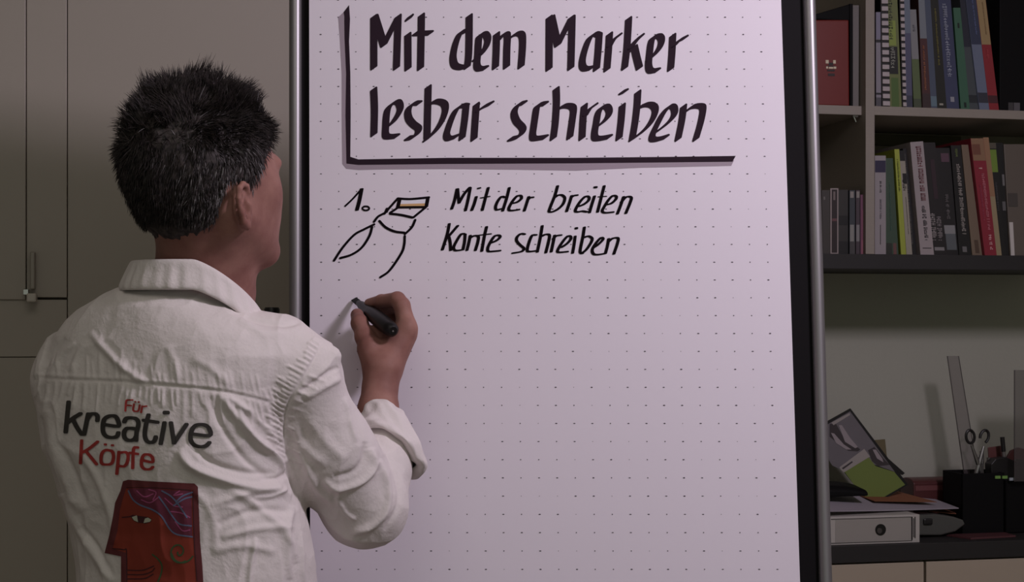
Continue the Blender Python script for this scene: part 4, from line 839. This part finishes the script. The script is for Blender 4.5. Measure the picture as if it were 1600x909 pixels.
# sleeve seam with its gathers
seam = [(502,541),(488,566),(470,595),(455,618),(446,645),(443,680),(447,715)]
fold(seam, 2.2, -1.4)
for i in range(26):
    t = i/25*(len(seam)-1); k = min(int(t), len(seam)-2); f = t-k; x = seam[k][0]*(1-f)+seam[k+1][0]*f; y = seam[k][1]*(1-f)+seam[k+1][1]*f
    L = rr.uniform(14, 34)*(1 if i > 5 else .6); fold([(x-2, y-1), (x-2-L*.55, y-L*.34), (x-2-L, y-L*.55)], 1.9, rr.uniform(1.1, 2.2))
    if i % 2 and i > 6: L = rr.uniform(10, 30); fold([(x+3, y), (x+3+L, y+L*.35)], 2.4, rr.uniform(.8, 1.6))
for pts, w, a in [
 ([(342,612),(368,650),(398,688),(440,725)], 7, 4.2), ([(280,702),(300,728),(345,748),(400,762),(445,758)], 8, 5.5), ([(292,690),(330,722),(380,738),(430,740)], 6, -3),
 ([(352,616),(400,652),(436,690)], 6, 3.6), ([(385,640),(420,668),(440,700)], 5, -2.5), ([(330,618),(345,665),(380,715),(420,745)], 6, -2.6),
 ([(410,690),(430,718),(445,735)], 5, 3), ([(368,630),(385,668),(418,704)], 5, 2.6),
 ([(140,518),(178,560),(208,585),(232,600)], 7, 3.0), ([(262,540),(270,560),(282,596)], 8, 1.4), ([(300,560),(330,575),(360,605)], 9, 1.6),
 ([(58,592),(66,555),(88,518)], 5, 2.5), ([(66,600),(78,562),(104,528)], 4, -1.8), ([(76,598),(96,556),(120,536)], 5, 2.0), ([(110,590),(118,560),(134,540)], 5, 1.6),
 ([(362,488),(400,502),(440,508),(470,503)], 5, -2.8), ([(372,500),(410,520),(450,520)], 8, 1.8),
 ([(527,573),(500,590),(470,612)], 5, -3.2), ([(532,590),(505,604),(474,622)], 6, 2.8), ([(524,552),(508,575),(490,596)], 5, 1.6),
 ([(578,700),(582,728),(562,752),(528,762),(505,750)], 6, 5.0), ([(570,690),(568,718),(550,738),(520,745)], 6, -3.0), ([(588,718),(603,758),(602,796),(580,822),(548,832)], 6, 4.2),
 ([(596,712),(618,750),(620,790),(600,828)], 5, -2.4), ([(526,776),(540,800),(556,812)], 4, 2.0), ([(462,690),(480,730),(500,770),(530,790)], 7, 2.6), ([(455,660),(478,700),(510,728)], 8, 2.2), ([(470,640),(510,690),(540,720)], 10, 1.8),
 ([(540,620),(548,660),(556,690)], 5, 1.8), ([(500,800),(530,830),(575,850)], 7, 2.4),
 ([(78,640),(84,700),(108,760),(128,800)], 8, 3.2), ([(120,700),(150,740),(175,800),(180,850)], 7, 2.4), ([(100,770),(128,830),(160,880),(178,909)], 8, 3.4), ([(92,690),(118,742),(140,790)], 6, -2.2), ([(130,820),(158,862),(180,905)], 5, -2.2),
 ([(66,650),(70,700),(88,760)], 4, -1.6), ([(330,790),(380,772),(430,768),(455,775)], 8, 3.2), ([(340,820),(395,798),(455,800)], 7, -2.6), ([(345,840),(400,826),(458,824)], 7, 2.8), ([(352,760),(400,790),(440,830),(462,880)], 7, 2.6), ([(400,840),(392,880),(388,925)], 5, 2.6), ([(455,790),(445,840),(452,905)], 6, 2.8), ([(330,862),(380,852),(430,862)], 8, 2.2), ([(468,830),(470,870),(474,925)], 4, 2.0), ([(300,762),(330,800),(338,860)], 8, 1.6),
 ([(446,722),(458,755),(476,800)], 4, -4.0), ([(452,738),(430,748),(405,748)], 5, -3.0), ([(448,760),(425,775),(395,778)], 4, 2.4),
 ]: fold(pts, w*.86, a*1.3)
def vnoise(P, seed):                                  # smooth value noise for random creases
    r = np.random.default_rng(seed); G = r.uniform(-1, 1, (32, 32, 32)); i = np.floor(P).astype(int); f = P-i; f = f*f*(3-2*f); o = 0
    for dx in (0,1):
        for dy in (0,1):
            for dz_ in (0,1): o = o+G[(i[:,0]+dx) % 32, (i[:,1]+dy) % 32, (i[:,2]+dz_) % 32]*np.where(dx, f[:,0], 1-f[:,0])*np.where(dy, f[:,1], 1-f[:,1])*np.where(dz_, f[:,2], 1-f[:,2])
    return o
n1 = 1-2*np.abs(vnoise(SV*np.array([30,20,16]), 1)); n2 = 1-2*np.abs(vnoise(SV*np.array([64,50,44]), 2)); n3 = vnoise(SV*np.array([12,12,9]), 5)
disp += (.0016*np.clip(n1, 0, 1)**2+.0005*n2+.0022*n3)
SV2 = SV+SN*disp[:,None]
m_shirt = mat('white_cotton', (222,214,212), 1.0, .85, bump=.25, scale=260, var=.02)
_nt = m_shirt.node_tree; _n = _nt.nodes.new('ShaderNodeTexNoise'); _n.inputs['Scale'].default_value = 30; _n.inputs['Detail'].default_value = 7; _n.inputs['Distortion'].default_value = .5; _n.noise_dimensions = '3D'
_tc = [q for q in _nt.nodes if q.type == 'TEX_COORD'][0]; _b0 = [q for q in _nt.nodes if q.type == 'BUMP'][0]; _b1 = _nt.nodes.new('ShaderNodeBump'); _b1.inputs['Strength'].default_value = .4; _b1.inputs['Distance'].default_value = .006
_nt.links.new(_tc.outputs['Object'], _n.inputs['Vector']); _nt.links.new(_n.outputs['Fac'], _b1.inputs['Height']); _nt.links.new(_b1.outputs[0], _b0.inputs['Normal'])
shirt = fast_mesh('shirt', SV2, SQ, m_shirt, person)
# prints on the back of the shirt, laid on the cloth
bvh = BVHTree.FromPolygons([tuple(v) for v in SV2], [tuple(int(i) for i in q) for q in SQ])
def on_shirt(x, y, e=0):
    d = Vector(CP(x, y, 1.0)).normalized(); h = bvh.ray_cast(d*1.2, d)
    p = h[0] if h[0] is not None else d*1.85
    p = p-d*(.0011+e); return cw((p.x, p.y, p.z))
def dense(polypts, step=3.0):
    """triangulated, refined polygon in picture coordinates"""
    bm = bmesh.new(); f = bm.faces.new([bm.verts.new((x, y, 0)) for x, y in polypts]); f.normal_update(); bmesh.ops.triangulate(bm, faces=[f], ngon_method='EAR_CLIP')
    for _ in range(7):
        lg = [e for e in bm.edges if e.calc_length() > step]
        if not lg: break
        bmesh.ops.subdivide_edges(bm, edges=lg, cuts=1); bmesh.ops.triangulate(bm, faces=[f for f in bm.faces if len(f.verts) > 3])
    bm.verts.index_update(); V = [(v.co.x, v.co.y) for v in bm.verts]; Fs = [[v.index for v in f.verts] for f in bm.faces]; bm.free(); return V, Fs
def decal(name, polys, m, e, parent, label=None):
    VV = []; FF = []
    for P in polys:
        V_, F_ = dense(P); n = len(VV); VV += [on_shirt(x, y, e) for x, y in V_]; FF += [[i+n for i in f] for f in F_]
    return mesh(name, VV, FF, m, parent, smooth=True, label=label)
def pen_polys(strokes, org, sc, nib, r):
    out = []
    for st in strokes:
        P = [(org[0]+x/sc, org[1]+y/sc) for x, y in (catmull(st, 4))]
        for i in range(len(P)-1):
            pts = []
            for x, y in (P[i], P[i+1]):
                for sg in (-.5, .5):
                    for k in range(8): a = math.pi*k/4+.39; pts.append((x+sg*nib[0]+r*math.cos(a), y+sg*nib[1]+r*math.sin(a)))
            out.append(hull(pts))
    return out
m_pgrey = mat('print_charcoal', (52,48,46), 1.1, .7); m_pred = mat('print_red', (150,46,44), 1.25, .7)
def rot_text(st): return st
K = [[(137,105),(110,400)]]
KR = [[(140,290),(250,205)],[(185,275),(255,420)]]
TXT = [
 [(136,110),(108,398)],[(130,305),(180,265),(250,222)],[(175,270),(215,350),(262,420)],          # k
 [(325,225),(285,420)],[(318,270),(350,228),(395,225),(415,250),(412,288)],                         # r
 [(470,325),(610,342),(612,290),(585,248),(530,245),(480,275),(465,340),(470,400),(500,440),(555,452),(600,440),(615,405)], # e
 [(672,300),(690,268),(740,262),(790,275),(808,320),(790,400),(785,478)],[(790,372),(740,362),(690,368),(668,410),(680,460),(720,480),(765,470),(785,440)], # a
 [(905,235),(880,330),(868,420),(885,480),(925,500),(960,485),(975,445)],[(860,285),(990,305)],      # t
 [(1058,310),(1022,510)],                                                                            # i
 [(1120,310),(1150,500)],[(1150,505),(1270,325)],                                                     # v
 [(1310,415),(1490,432),(1490,370),(1455,335),(1400,325),(1345,345),(1315,400),(1310,470),(1340,520),(1400,540),(1460,530),(1490,500)]] # e
decal('printed_lettering', pen_polys(TXT, (85,610), 6.154, (2.4,0), 2.6)+pen_polys([[(1068,212),(1082,212)]], (85,610), 6.154, (3.5,0), 3.2), m_pgrey, .0003, shirt, 'charcoal lettering on the back')
TXR = [[(262,480),(250,698)],[(258,600),(330,560),(415,492)],[(300,580),(350,640),(405,708)],
 [(500,570),(555,585),(568,640),(550,700),(500,712),(455,700),(448,640),(465,590),(500,570)],
 [(620,590),(600,800)],[(622,600),(680,592),(708,620),(700,690),(670,728),(625,725)],
 [(800,548),(770,548),(758,590),(752,745)],[(728,598),(800,610)],
 [(840,668),(940,688),(940,640),(905,615),(860,620),(838,670),(840,725),(870,755),(920,755),(945,735)]]
decal('printed_lettering', pen_polys(TXR, (85,610), 6.154, (1.7,0), 1.95)+pen_polys([[(488,518),(492,518)],[(556,526),(560,526)]], (85,610), 6.154, (1.4,0), 1.8), m_pred, .0003, shirt, 'red lower lettering')
TXF = [[(750,90),(700,92),(688,115),(682,195)],[(688,140),(738,145)],[(765,130),(757,185),(780,200),(808,192),(820,140)],[(845,150),(833,210)],[(848,155),(885,150)],[(776,108),(779,108)],[(808,110),(811,110)]]
decal('printed_lettering', pen_polys(TXF, (85,610), 6.154, (.9,0), 1.25), m_pred, .0003, shirt, 'small red upper lettering')
def E4(pts): return [(x/4.348, 700+y/4.348) for x, y in pts]
outl = E4([(835,225),(870,214),(1000,224),(1200,234),(1320,240),(1344,262),(1350,400),(1360,640),(1375,800),(1392,1120),(822,1120),(822,735),(710,712),(742,590),(768,460),(782,370),(818,290)])
em = decal('emblem', [outl], mat('emblem_border', (86,32,36), 1.3, .7), .0003, shirt, 'red profile-head emblem')
em_in = E4([(862,262),(1000,262),(1150,278),(1305,280),(1308,400),(1318,640),(1332,800),(1345,1120),(862,1120),(862,712),(765,682),(798,560),(815,420),(838,330)])
decal('emblem_field', [em_in], mat('emblem_red', (136,48,32), 1.0, .7, var=.18, scale=18), .0005, em)
hairp = E4([(872,275),(1000,272),(1150,285),(1300,290),(1306,602),(1240,595),(1180,570),(1130,510),(1080,455),(1000,405),(930,372),(890,325)])
decal('emblem_hair', [hairp], mat('emblem_magenta', (100,36,58), 1.05, .7, var=.3, scale=60), .0007, em)
LB = [[(872,290),(900,345),(950,385),(1040,420),(1100,465),(1150,545),(1200,585),(1306,602)],[(1080,330),(1130,400),(1170,460),(1220,515),(1300,528)],[(1100,290),(1160,325),(1210,380),(1270,470)],[(1305,300),(1240,325),(1195,365)],[(1180,390),(1250,345),(1305,330)]]
decal('emblem_line', pen_polys(LB, (0,700), 4.348, (0,0), 1.2), mat('emblem_blue', (88,96,124), 1.3, .7), .0009, em)
LP = [[(930,290),(980,330),(1040,310)],[(960,350),(1020,370),(1080,330)],[(1010,280),(1060,300),(1040,350)],[(1120,340),(1180,390),(1240,400)],[(1160,430),(1230,440),(1290,470)],[(1190,500),(1240,560),(1290,555)],[(1220,290),(1180,320),(1240,310)]]
decal('emblem_line', pen_polys(LP, (0,700), 4.348, (0,0), .9), mat('emblem_pink', (150,70,110), 1.3, .7), .0008, em)
sp = [(1215+(70-a*7.5)*math.cos(a+.9), 705+(78-a*8)*math.sin(a+.9)) for a in np.linspace(0, 8.4, 26)]
LG = [sp, [(1310,735),(1280,765),(1235,778),(1190,760),(1165,715)], [(1035,722),(1075,755),(1100,800),(1092,860),(1070,915),(1060,960)]]
decal('emblem_line', pen_polys(LG, (0,700), 4.348, (0,0), 1.25), mat('emblem_green', (50,72,42), 1.3, .7), .0009, em)
LD = [[(765,682),(840,690),(860,712),(862,1000)],[(862,268),(1000,268),(1300,285)],[(1308,290),(1320,640),(1338,900)],[(862,828),(960,830),(1010,815),(1045,800)],[(866,858),(970,858),(1030,838),(1050,815)],[(866,888),(980,885),(1040,855)],[(830,470),(880,465),(905,455)]]
decal('emblem_line', pen_polys(LD, (0,700), 4.348, (0,0), .85), mat('emblem_dark', (60,18,26), 1.1, .7), .0009, em)
decal('emblem_eye', [E4([(890,468),(915,455),(960,462),(1005,468),(1030,482),(1025,500),(990,512),(935,505),(905,490)])], mat('emblem_dark', (60,18,26), 1.1, .7), .0009, em)
decal('emblem_eye', [E4([(895,468),(930,456),(938,502),(910,490)]), E4([(985,478),(1005,471),(1028,486),(1018,500),(975,508)])], mat('emblem_white', (176,176,160), 1.1, .7), .0011, em)

# collar: stand and fold round the neck
m_collar = m_shirt
cN = HP(303, 442, 1.905)
V = []; NR, NH = 96, 9
rr = random.Random(9)
nzv = [rr.uniform(-1, 1) for _ in range(NR)]
for i in range(NR):
    a = 2*math.pi*i/NR; ca, sa = math.cos(a), math.sin(a)    # a = 0 right of picture, 3pi/2 towards the camera
    # height of the fold line: high round the nape, falling to the front right
    fa = (ca*bf[0]+sa*bf[1])*.80+(ca*brt[0]+sa*brt[1])*.42   # towards the throat
    zt_ = (HOR-409)/F*1.9-.058*max(0, (fa+.42))**1.25
    drop = .034+.006*max(0, fa)
    rt = .0715; rb = .083+.004*abs(ca)
    if ca < 0: rb += .004*(-ca)
    w1 = .0007*math.sin(i*1.9)+.0006*nzv[i]
    prof = [(rt-.006, -.030), (rt-.004, -.012), (rt-.001, -.001), (rt+.003, .0005), (rt+.006, -.003), (rt+(rb-rt)*.55, -drop*.4), (rt+(rb-rt)*.85, -drop*.75), (rb, -drop), (rb-.003, -drop-.001)]
    for k, (r0, dzz) in enumerate(prof):
        wv = w1*(1 if 4 < k < 8 else 0)*1.6
        rx, ry = (r0+wv+.010*max(0, ca)), (r0+wv)*.98
        V.append((cN[0]+rx*ca, cN[1]+ry*sa, zt_+dzz))
Fq = []
for i in range(NR):
    j = (i+1) % NR
    for k in range(NH-1): Fq.append((i*NH+k, j*NH+k, j*NH+k+1, i*NH+k+1))
col = fast_mesh('collar', np.array(V), np.array(Fq), m_shirt, shirt); md = col.modifiers.new('solid', 'SOLIDIFY'); md.thickness = .0014; md = col.modifiers.new('sub', 'SUBSURF'); md.levels = 1; md.render_levels = 2
# rolled cuff
A0, A1 = HP(603, 712, 2.02), HP(594, 640, 2.055)
ax = (A1-A0)/np.linalg.norm(A1-A0); e1 = np.array([1, 0, 0.0]); e1 = e1-ax*(e1@ax); e1 /= np.linalg.norm(e1); e2 = np.cross(ax, e1)
V = []; NR = 72; prof = [(.031,.004),(.040,-.006),(.0460,-.005),(.0462,.004),(.0435,.018),(.039,.032),(.035,.045),(.031,.054),(.0275,.058),(.0255,.052),(.0255,.02)]; NH = len(prof)
for i in range(NR):
    a = 2*math.pi*i/NR; ca, sa = math.cos(a), math.sin(a)
    for k, (r0, h) in enumerate(prof):
        wv = .0030*math.sin(a*3+h*120)+.0022*math.sin(a*7-h*190+1)+.0013*math.sin(a*13+k*1.7)
        ext = 1+.10*max(0, ca)*(1 if 0 < k < 5 else .3)
        hh = h-((.030*ca if ca > 0 else .012*ca)*(1 if k < 5 else .3)) + .012*sa*(1 if k < 4 else .2)*-1 + (.010*(-ca) if ca < 0 and k > 4 else 0)*-.6
        p = A0+ax*(hh+.012)+(e1*ca+e2*sa)*(r0*ext+wv*(1 if k < 8 else .2)); V.append(p)
Fq = [(i*NH+k, ((i+1)%NR)*NH+k, ((i+1)%NR)*NH+k+1, i*NH+k+1) for i in range(NR) for k in range(NH-1)]
Fq = [(a, b_, c, d) for a, b_, c, d in Fq]
cf = fast_mesh('cuff', np.array(V), np.array(Fq), m_shirt, shirt); md = cf.modifiers.new('solid', 'SOLIDIFY'); md.thickness = .0015; md = cf.modifiers.new('sub', 'SUBSURF'); md.levels = 1; md.render_levels = 2
# left hand (hidden in front of the body), trousers and shoes below the frame
TZ = Field(steps((-.66,-.2,.009)), steps((1.74,2.14,.009)), steps((-H+.05,-.36,.009)))
hc = HP(304, 1000, 1.92)
TZ.ell((hc[0], 1.92, -.45), (.165,.12,.13), None, .03)
for s in (-1, 1):
    hip = np.array([hc[0], 1.92, -.5])+brt*s*.085; kn = hip+np.array([0, .01, -.42])+brt*s*.02; an = np.array([kn[0], kn[1]-.005, -H+.08])
    TZ.chain([hip, kn, an], [.088,.062,.052], .03)
TV, TQ = TZ.nets(); TV = smoothv(TV, TQ, 2); TV, TQ = biggest(TV, TQ); tr = fast_mesh('trousers', TV, TQ, mat('dark_denim', (40,42,52), 1.2, .8), person)
for s in (-1, 1):
    SHF = Field(steps((-.7,-.15,.006)), steps((1.75,2.25,.006)), steps((-H,-H+.14,.006)))
    an = np.array([hc[0], 1.925, -H+.06])+brt*s*.105; toe = an+bf*.15; toe[2] = -H+.03; SHF.cone(an, toe, .042, .03, .02); SHF.cone(an+np.array([0,0,-.02])-bf*.03, toe, .034, .028, .02); SHF.f[:,:,:2] = .5
    a_, q_ = SHF.nets(); a_ = smoothv(a_, q_, 2); fast_mesh('shoe', a_, q_, m_black, person)

# hair: a cap and many short strands
def lowline(f): return np.interp(f, [-.12,-.09,-.07,-.044,-.037,-.030,-.002,.004,.014,.020,.030,.055,.074,.088,.095], [-.076,-.081,-.084,-.076,-.055,-.006,-.004,-.012,-.018,-.004,.014,.045,.064,.085,.2])
HC = Field(steps((HPc[0]-.13,HPc[0]+.13,.0026)), steps((HPc[1]-.14,HPc[1]+.14,.0030)), steps((HPc[2]-.13,HPc[2]+.15,.0026)))
X, Y, Z = HC._pts((slice(None),)*3); q = (X-HPc[0], Y-HPc[1], Z-HPc[2]); LR, LF, LU = [q[0]*a[0]+q[1]*a[1]+q[2]*a[2] for a in AX]
HC.ell(hp(0,-.012,.019), (.0790,.1000,.0965), AX, .001)
HC.ell(hp(0,-.020,-.026), (.058,.064,.058), AX, .02)
HC.ell(hp(0,-.005,.045), (.062,.080,.069), AX, .02)
mask = lowline(LF)-LU; HC.f = np.maximum(HC.f, (mask*.8).astype(np.float32))
HV, HQ = HC.nets(); HV = smoothv(HV, HQ, 2); HV, HQ = biggest(HV, HQ); HN = vnorm(HV, HQ)
HV = HV+HN*(.0016*vnoise(HV*70, 11)+.0012*vnoise(HV*np.array([200,200,60]), 12))[:,None]
def hair_mat(name, a, c):
    m = bpy.data.materials.new(name); m.use_nodes = True; nt = m.node_tree; p = nt.nodes['Principled BSDF']; p.inputs['Roughness'].default_value = .6; p.inputs['Specular IOR Level'].default_value = .3
    tc = nt.nodes.new('ShaderNodeTexCoord'); n = nt.nodes.new('ShaderNodeTexNoise'); n.inputs['Scale'].default_value = 160; r = nt.nodes.new('ShaderNodeValToRGB')
    r.color_ramp.elements[0].color = (*a, 1); r.color_ramp.elements[1].color = (*c, 1); r.color_ramp.elements[0].position = .35; r.color_ramp.elements[1].position = .7
    nt.links.new(tc.outputs['Object'], n.inputs['Vector']); nt.links.new(n.outputs['Fac'], r.inputs[0]); nt.links.new(r.outputs[0], p.inputs['Base Color']); return m
m_hair = hair_mat('dark_hair', (.012,.009,.009), (.055,.043,.041)); m_grey = hair_mat('grey_hair', (.10,.09,.09), (.34,.32,.33))
hair = fast_mesh('hair', HV, HQ, m_hair, person)
loc = lambda P: ((P-HPc)@hr, (P-HPc)@hf, (P-HPc)@hu)
def strands(N, seed, m, name, pick, rad=.00055):
    r = np.random.default_rng(seed); tri = HQ[r.integers(0, len(HQ), N*3)]; w = r.dirichlet([1,1,1,1], len(tri)); P = (HV[tri]*w[:,:,None]).sum(1); Nn = (HN[tri]*w[:,:,None]).sum(1)
    Rr, Ff, Uu = loc(P); outward = (Uu > lowline(Ff)+.002) & (Nn@hu > -.6); wgt = pick(Rr, Ff, Uu); ok = outward & (r.random(len(P)) < wgt); P, Nn, Rr, Ff, Uu = [a[ok][:N] for a in (P, Nn, Rr, Ff, Uu)]
    n = len(P); top = np.clip((Uu-.005)/.095, 0, 1)[:,None]; clump = np.stack([vnoise(P*55, 21+i) for i in range(3)], 1)
    flow = -hu[None]*1.0-hf[None]*.25*(Ff < 0)[:,None]                       # down the sides
    tflow = hf[None]*.30+hu[None]*.75+hr[None]*.10
    d0 = Nn*(.14+.70*top)+flow*(1-top)*1.0+tflow*top+clump*(.34+.85*top)+r.normal(0, .16, (n, 3)); d0 /= np.linalg.norm(d0, axis=1)[:,None]
    low = np.clip((-Uu-.02)/.05, 0, 1)
    L = (.011+.012*top[:,0]-.005*low)*r.uniform(.6, 1.3, n); L *= np.where(Ff > .02, .85, 1); cl = vnoise(P*42, 77); L *= 1+.42*np.clip(cl, -.6, 1)*top[:,0]
    bend = -hu[None]*(1-top)*.5-Nn*.25*(1-top)+clump*.35*top
    S_ = 4; pts = []
    for k in range(S_):
        t = k/(S_-1); pts.append(P-Nn*.001+d0*(L*t)[:,None]+bend*(L*t*t*.5)[:,None])
    a = np.cross(d0, Nn+r.normal(0, .1, (n, 3))); a /= np.linalg.norm(a, axis=1)[:,None]+1e-9; b_ = np.cross(d0, a)
    rs = [1, .9, .65, .12]; VV = np.zeros((n, S_, 3, 3))
    for k in range(S_):
        for c in range(3): an = 2*math.pi*c/3; VV[:,k,c] = pts[k]+(a*math.cos(an)+b_*math.sin(an))*rad*rs[k]*1.1
    VV = VV.reshape(-1, 3); base = np.arange(n)[:,None]*S_*3; fs = []
    for k in range(S_-1):
        for c in range(3): c2 = (c+1) % 3; fs.append(base+np.array([[k*3+c, k*3+c2, (k+1)*3+c2, (k+1)*3+c]]))
    FQ = np.stack(fs, 1).reshape(-1, 4); o = fast_mesh(name, VV, FQ, m, hair); o['kind'] = 'stuff'; return o
greyness = lambda R_, F_, U_: np.clip((R_-.01)/.05, 0, 1)*np.clip((.055-U_)/.05, 0, 1)*np.clip((F_+.10)/.06, 0, 1)
strands(15000, 31, m_hair, 'hair_strands', lambda R_, F_, U_: 1-.45*greyness(R_, F_, U_))
strands(4200, 32, m_grey, 'grey_hair_strands', lambda R_, F_, U_: .02+.6*greyness(R_, F_, U_), .0004)['label'] = 'greying strands round the ear'
# eyes and brows (turned away from the camera)
for s in (-1, 1):
    bmq = bmesh.new(); bmesh.ops.create_uvsphere(bmq, u_segments=16, v_segments=10, radius=.0118); c = hp(s*.029,.0738,.003)
    V_ = [tuple(np.array(v.co)+c) for v in bmq.verts]; F_ = [[v.index for v in f.verts] for f in bmq.faces]; bmq.free()
    mesh('eye', cwa(V_), F_, mat('eye_white', (215,210,205), 1, .2), person, smooth=True)
    P_b = [hp(s*(.014+.032*t), .0885-.016*t*t, .023+.005*math.sin(t*3)) for t in (0,.25,.5,.75,1)]
    b = MB(); b.tube([cw(p) for p in P_b], [.0015,.003,.003,.0022,.001], 8); b.build('eyebrow', m_hair, person, smooth=True)

# marker
m_mk = mat('marker_black', (24,22,23), .7, .42, spec=.35)
T0 = np.array(CH(553.5, 467.5, .003)); T1 = HP(614, 517, 2.060)
dv = T1-T0; Lm = np.linalg.norm(dv); 
mk = thing('marker_pen', 'black marker pen held in the right hand, its tip on the paper', 'marker', cw(T0))
def ml(t): return cw(T0+dv*t)
b = MB(); ts = [.13,.17,.20,.34,.42,.55,.75,.92,.98,1.0]; rs = [.0045,.0052,.0062,.0068,.0085,.0108,.0112,.0106,.0092,.006]
b.tube([ml(t) for t in ts], rs, 28); b.build('barrel', m_mk, mk, smooth=True)
# chisel tip
e1 = np.array([.82,0,.57]); e1 = e1-dv*(e1@dv)/Lm**2; e1 /= np.linalg.norm(e1); e2 = np.cross(dv/Lm, e1); P = []
for t, a_, c_ in ((.13,.0042,.0036),(.0,.0042,.0014)):
    for sx, sy in ((-1,-1),(1,-1),(1,1),(-1,1)): P.append(cw(T0+dv*(t+(.012*sx if t == 0 else 0))+e1*a_*sx+e2*c_*sy))
b = MB(); b.hexa(P); b.build('tip', mat('felt_black', (12,10,11), 1, .9), mk, bevel=.0006)
b = MB(); c = T0+dv*1.0; b.tube([ml(.985), ml(1.004)], .0012, 12); b.build('end_dot', mat('end_dot', (110,106,104), 1.3, .3), mk, smooth=True)
for o in list(SC.objects):
    if o.type == 'MESH' and not o.data.materials: o.data.materials.append(m_wall)
